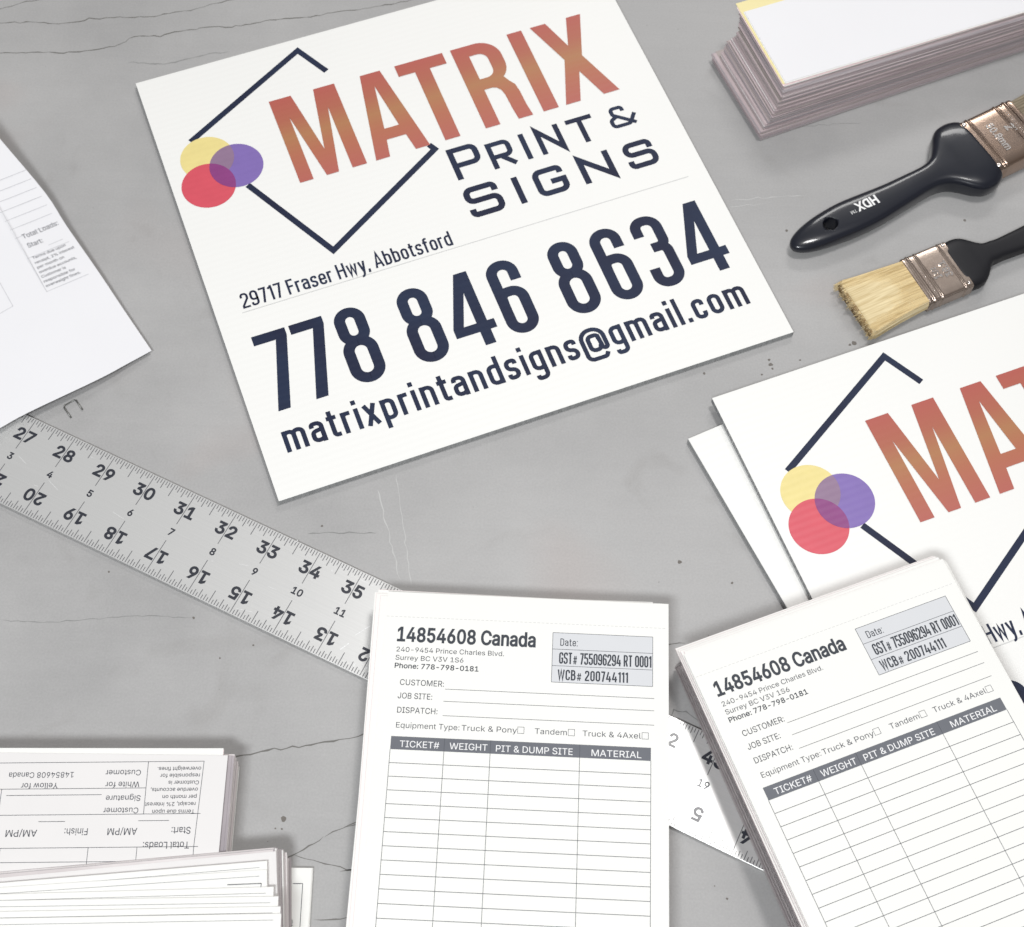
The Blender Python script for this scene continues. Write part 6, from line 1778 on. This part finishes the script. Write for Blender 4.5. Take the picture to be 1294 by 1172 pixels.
        for j in range(5):
            t = j / 4
            hw = fw * .96 + (flare - fw * .96) * t ** 1.2
            hz = (hh * .90) * (1 + .12 * math.sin(math.pi * min(1, t * 1.3))) * (1 - .12 * t)
            zc = cz + lift * t
            px = (xb + Lh * t) * mm
            py = (yc + (yy + wob * t * t) * hw * (.97 + .01 * rnd.random())) * mm
            pz = max(.3, zc + (zz_ + rnd.gauss(0, .008) * t) * min(hz * .95, zc * .97)) * mm
            pts.append((px, py, pz))
        r0 = (.16 + .12 * rnd.random()) * mm
        rg = []
        for j, p in enumerate(pts):
            q = r0 * (1 - .45 * j / 4)
            rg.append([(p[0], p[1] + q * math.cos(b_), p[2] + q * math.sin(b_)) for b_ in (math.pi / 2, math.pi * 7 / 6, math.pi * 11 / 6)])
        mb.loft(rg, cap=False, mi=rnd.choice((0, 0, 0, 1)))
    mb.build('bristle_hairs', [bris, bris_h if bris is bris_a else bris_g], root, smooth=False)
    return root, h, k


bris_h = mat('light_bristle', (0.88, 0.77, 0.52), 0.5, spec=0.4)
b1, h1, k1 = make_brush(frame((.159, .1413, 0), 30.5), 1.0, 20.3, ferrule_m, 62, bris_g, plastic, 23.5,
                        [('2"' if '"' in GL else '2', 23, -5.0, 5.6, 4.6), ('50.8mm', 13.5, -10.5, 4.6, 21.5)],
                        'larger paint brush, glossy black handle with white printed letters and hanging hole in view', 3)
# quote marks of the inch sign
mb = MB()
for q in (0, 1.6):
    mb.line(((133.2 + 27.2) * .001, (2.1 + .8 - q) * .001), ((133.2 + 29.0) * .001, (2.1 + .5 - q) * .001), .0006, (8.6 + 7.4 + .2) * .001)
mb.build('embossed_inch_sign', emboss_m, b1)
# printed mark on the handle, draped on its surface
def drape(ob, target, off):
    bvh = BVHTree.FromPolygons([v.co for v in target.data.vertices], [p.vertices for p in target.data.polygons])
    for v in ob.data.vertices:
        hit = bvh.ray_cast(Vector((v.co.x, v.co.y, 1.0)), Vector((0, 0, -1)))
        if hit[0]:
            v.co.z = hit[0].z + off


tx = text_mesh('printed_mark', [('HDX', 0, 0, .0058, .0148, .05)], white_ink, b1, 0, res=4)
tm = text_mesh('printed_mark', [('TM', .0156, .0036, .0021, .0042, .0)], white_ink, b1, 0)
for o in (tx, tm):
    o.data.transform(Matrix.Translation((.0608, .0042, 0)) @ Matrix.Rotation(math.radians(178), 4, 'Z'))
    drape(o, h1, .00008)

MBR = frame((0, 0, 0), 26.5)
# second brush faces the other way: its bristle tips point to the left
a2 = math.radians(26.5 + 180)
Lb = (136.0 + 36.0 - 1.0) * .75 + 41.5
ox, oy = .1912 - math.cos(a2) * Lb * .001, .0993 - math.sin(a2) * Lb * .001
b2, h2, k2 = make_brush(frame((ox, oy, 0), 26.5 + 180), .75, 16.6, ferrule_s, 41.5, bris_a, plastic_m, 19.6,
                        [('1', 18.5, -6.0, 6.6, 3.0), ('1/2', 19.5, -2.6, 4.0, 7.0), ('38.1', 10.0, -8.0, 5.6, 15.0)],
                        'smaller flat paint brush with pale blond bristles in view', 5, lift=-.6)

# ------------------------------------------------------------------ staple
mb = MB()
st = [(-.0052, -.0070), (-.0052, .0040), (-.0042, .0052), (.0042, .0052), (.0052, .0040), (.0052, -.0062)]
mb.ribbon(st, .0011, .0009)
mb2 = MB()
pts = st
rings = []
for i, p in enumerate(pts):
    a = Vector(pts[max(0, i - 1)])
    b = Vector(pts[min(len(pts) - 1, i + 1)])
    d = (b - a).normalized()
    nrm = Vector((-d.y, d.x))
    rings.append([(p[0] + nrm.x * .00055 * math.cos(t), p[1] + nrm.y * .00055 * math.cos(t), .0008 + .00045 * math.sin(t)) for t in [k * math.pi / 4 for k in range(8)]])
mb2.loft(rings)
stp = mb2.build('staple', mat('dull_steel_wire', (0.20, 0.20, 0.19), 0.35, metal=0.8), None, smooth=True)
stp.matrix_world = frame((-.2428, .0277, 0), 38.0) @ Matrix.Scale(.72, 4)
tag(stp, 'bent steel staple lying on the table above the ruler', 'staple')

# ------------------------------------------------------------------ curled sheets at the left edge
RE = [(-0.2033, 0.0635, 0.0035), (-0.2217, 0.0887, 0.0045), (-0.2399, 0.1139, 0.0060), (-0.2617, 0.1429, 0.0085), (-0.2769, 0.1643, 0.0110), (-0.3069, 0.1972, 0.0180), (-0.3309, 0.2236, 0.0236), (-0.3549, 0.2499, 0.0292)]
BE = [(-0.2033, 0.0635, 0.0035), (-0.2154, 0.0541, 0.0045), (-0.2300, 0.0425, 0.0062), (-0.2639, 0.0207, 0.0072), (-0.2776, 0.0100, 0.0082), (-0.2981, -0.0060, 0.0097), (-0.3254, -0.0274, 0.0117)]


def curve_pts(T, n):
    c_ = catmull(T, n)
    return [Vector(p) for p in c_]


R_ = curve_pts(RE, 4)
B_ = curve_pts(BE, 4)
C0 = Vector(RE[0])
root = empty('printed_sheet', None)
tag(root, 'curled white printed sheets entering at the left edge with small blurry form text', 'paper sheets')
for sh, (nm, m, dz, off) in enumerate((('top_page', paper_cool, 0.0, (0, 0)), ('loose_page', paper_w, -.0007, (-.0012, -.0002)), ('loose_page', paper_cool, -.0014, (-.0004, .0012)))):
    mb = MB()
    nr, nb = len(R_), len(B_)
    for side in (0, 1):
        for i in range(nr):
            for j in range(nb):
                p = R_[i] + B_[j] - C0
                mb.v.append((p.x + off[0], p.y + off[1], p.z + dz - side * .0003 - .0))
    S_ = nr * nb
    for i in range(nr - 1):
        for j in range(nb - 1):
            a = i * nb + j
            mb.f.append((a, a + nb, a + nb + 1, a + 1))
            mb.f.append((a + S_, a + 1 + S_, a + nb + 1 + S_, a + nb + S_))
            mb.m += [0, 0]
    ring = [j for j in range(nb)] + [i * nb + nb - 1 for i in range(1, nr)] + [(nr - 1) * nb + j for j in range(nb - 2, -1, -1)] + [i * nb for i in range(nr - 2, 0, -1)]
    for a, b in zip(ring, ring[1:] + ring[:1]):
        mb.f.append((a, b, b + S_, a + S_))
        mb.m.append(0)
    o = mb.build(nm, m, root, smooth=False)
    if sh == 0:
        top_sheet = o
holder = empty('tmp')
bottom_block(holder, 0.0, full=False)
rot_ = 33.8
Mx = frame((-.2661, .0973, 0), rot_) @ Matrix.Translation((-.43 * IN, -.11 * IN, 0))
blur_ink = mat('soft_grey_print', (0.17, 0.17, 0.19), 0.6)
faint_ink = mat('pale_line_print', (0.52, 0.52, 0.54), 0.6)
for ch in list(holder.children):
    ch.parent = root
    ch.data.transform(Mx)
    bm_n = ch.name.split('.')[0]
    drape(ch, top_sheet, .00015)
    ch.data.materials.clear()
    ch.data.materials.append(faint_ink if bm_n == 'form_lines' else blur_ink)
bpy.data.objects.remove(holder)
mb = MB()
d1 = Vector((-.2936, .103)), Vector((-.2831, .0868)), Vector((-.2899, .0814))
mb.ribbon([tuple(p) for p in d1], .00022, 0)
fr = mb.build('form_lines', faint_ink, root)
drape(fr, top_sheet, .00015)
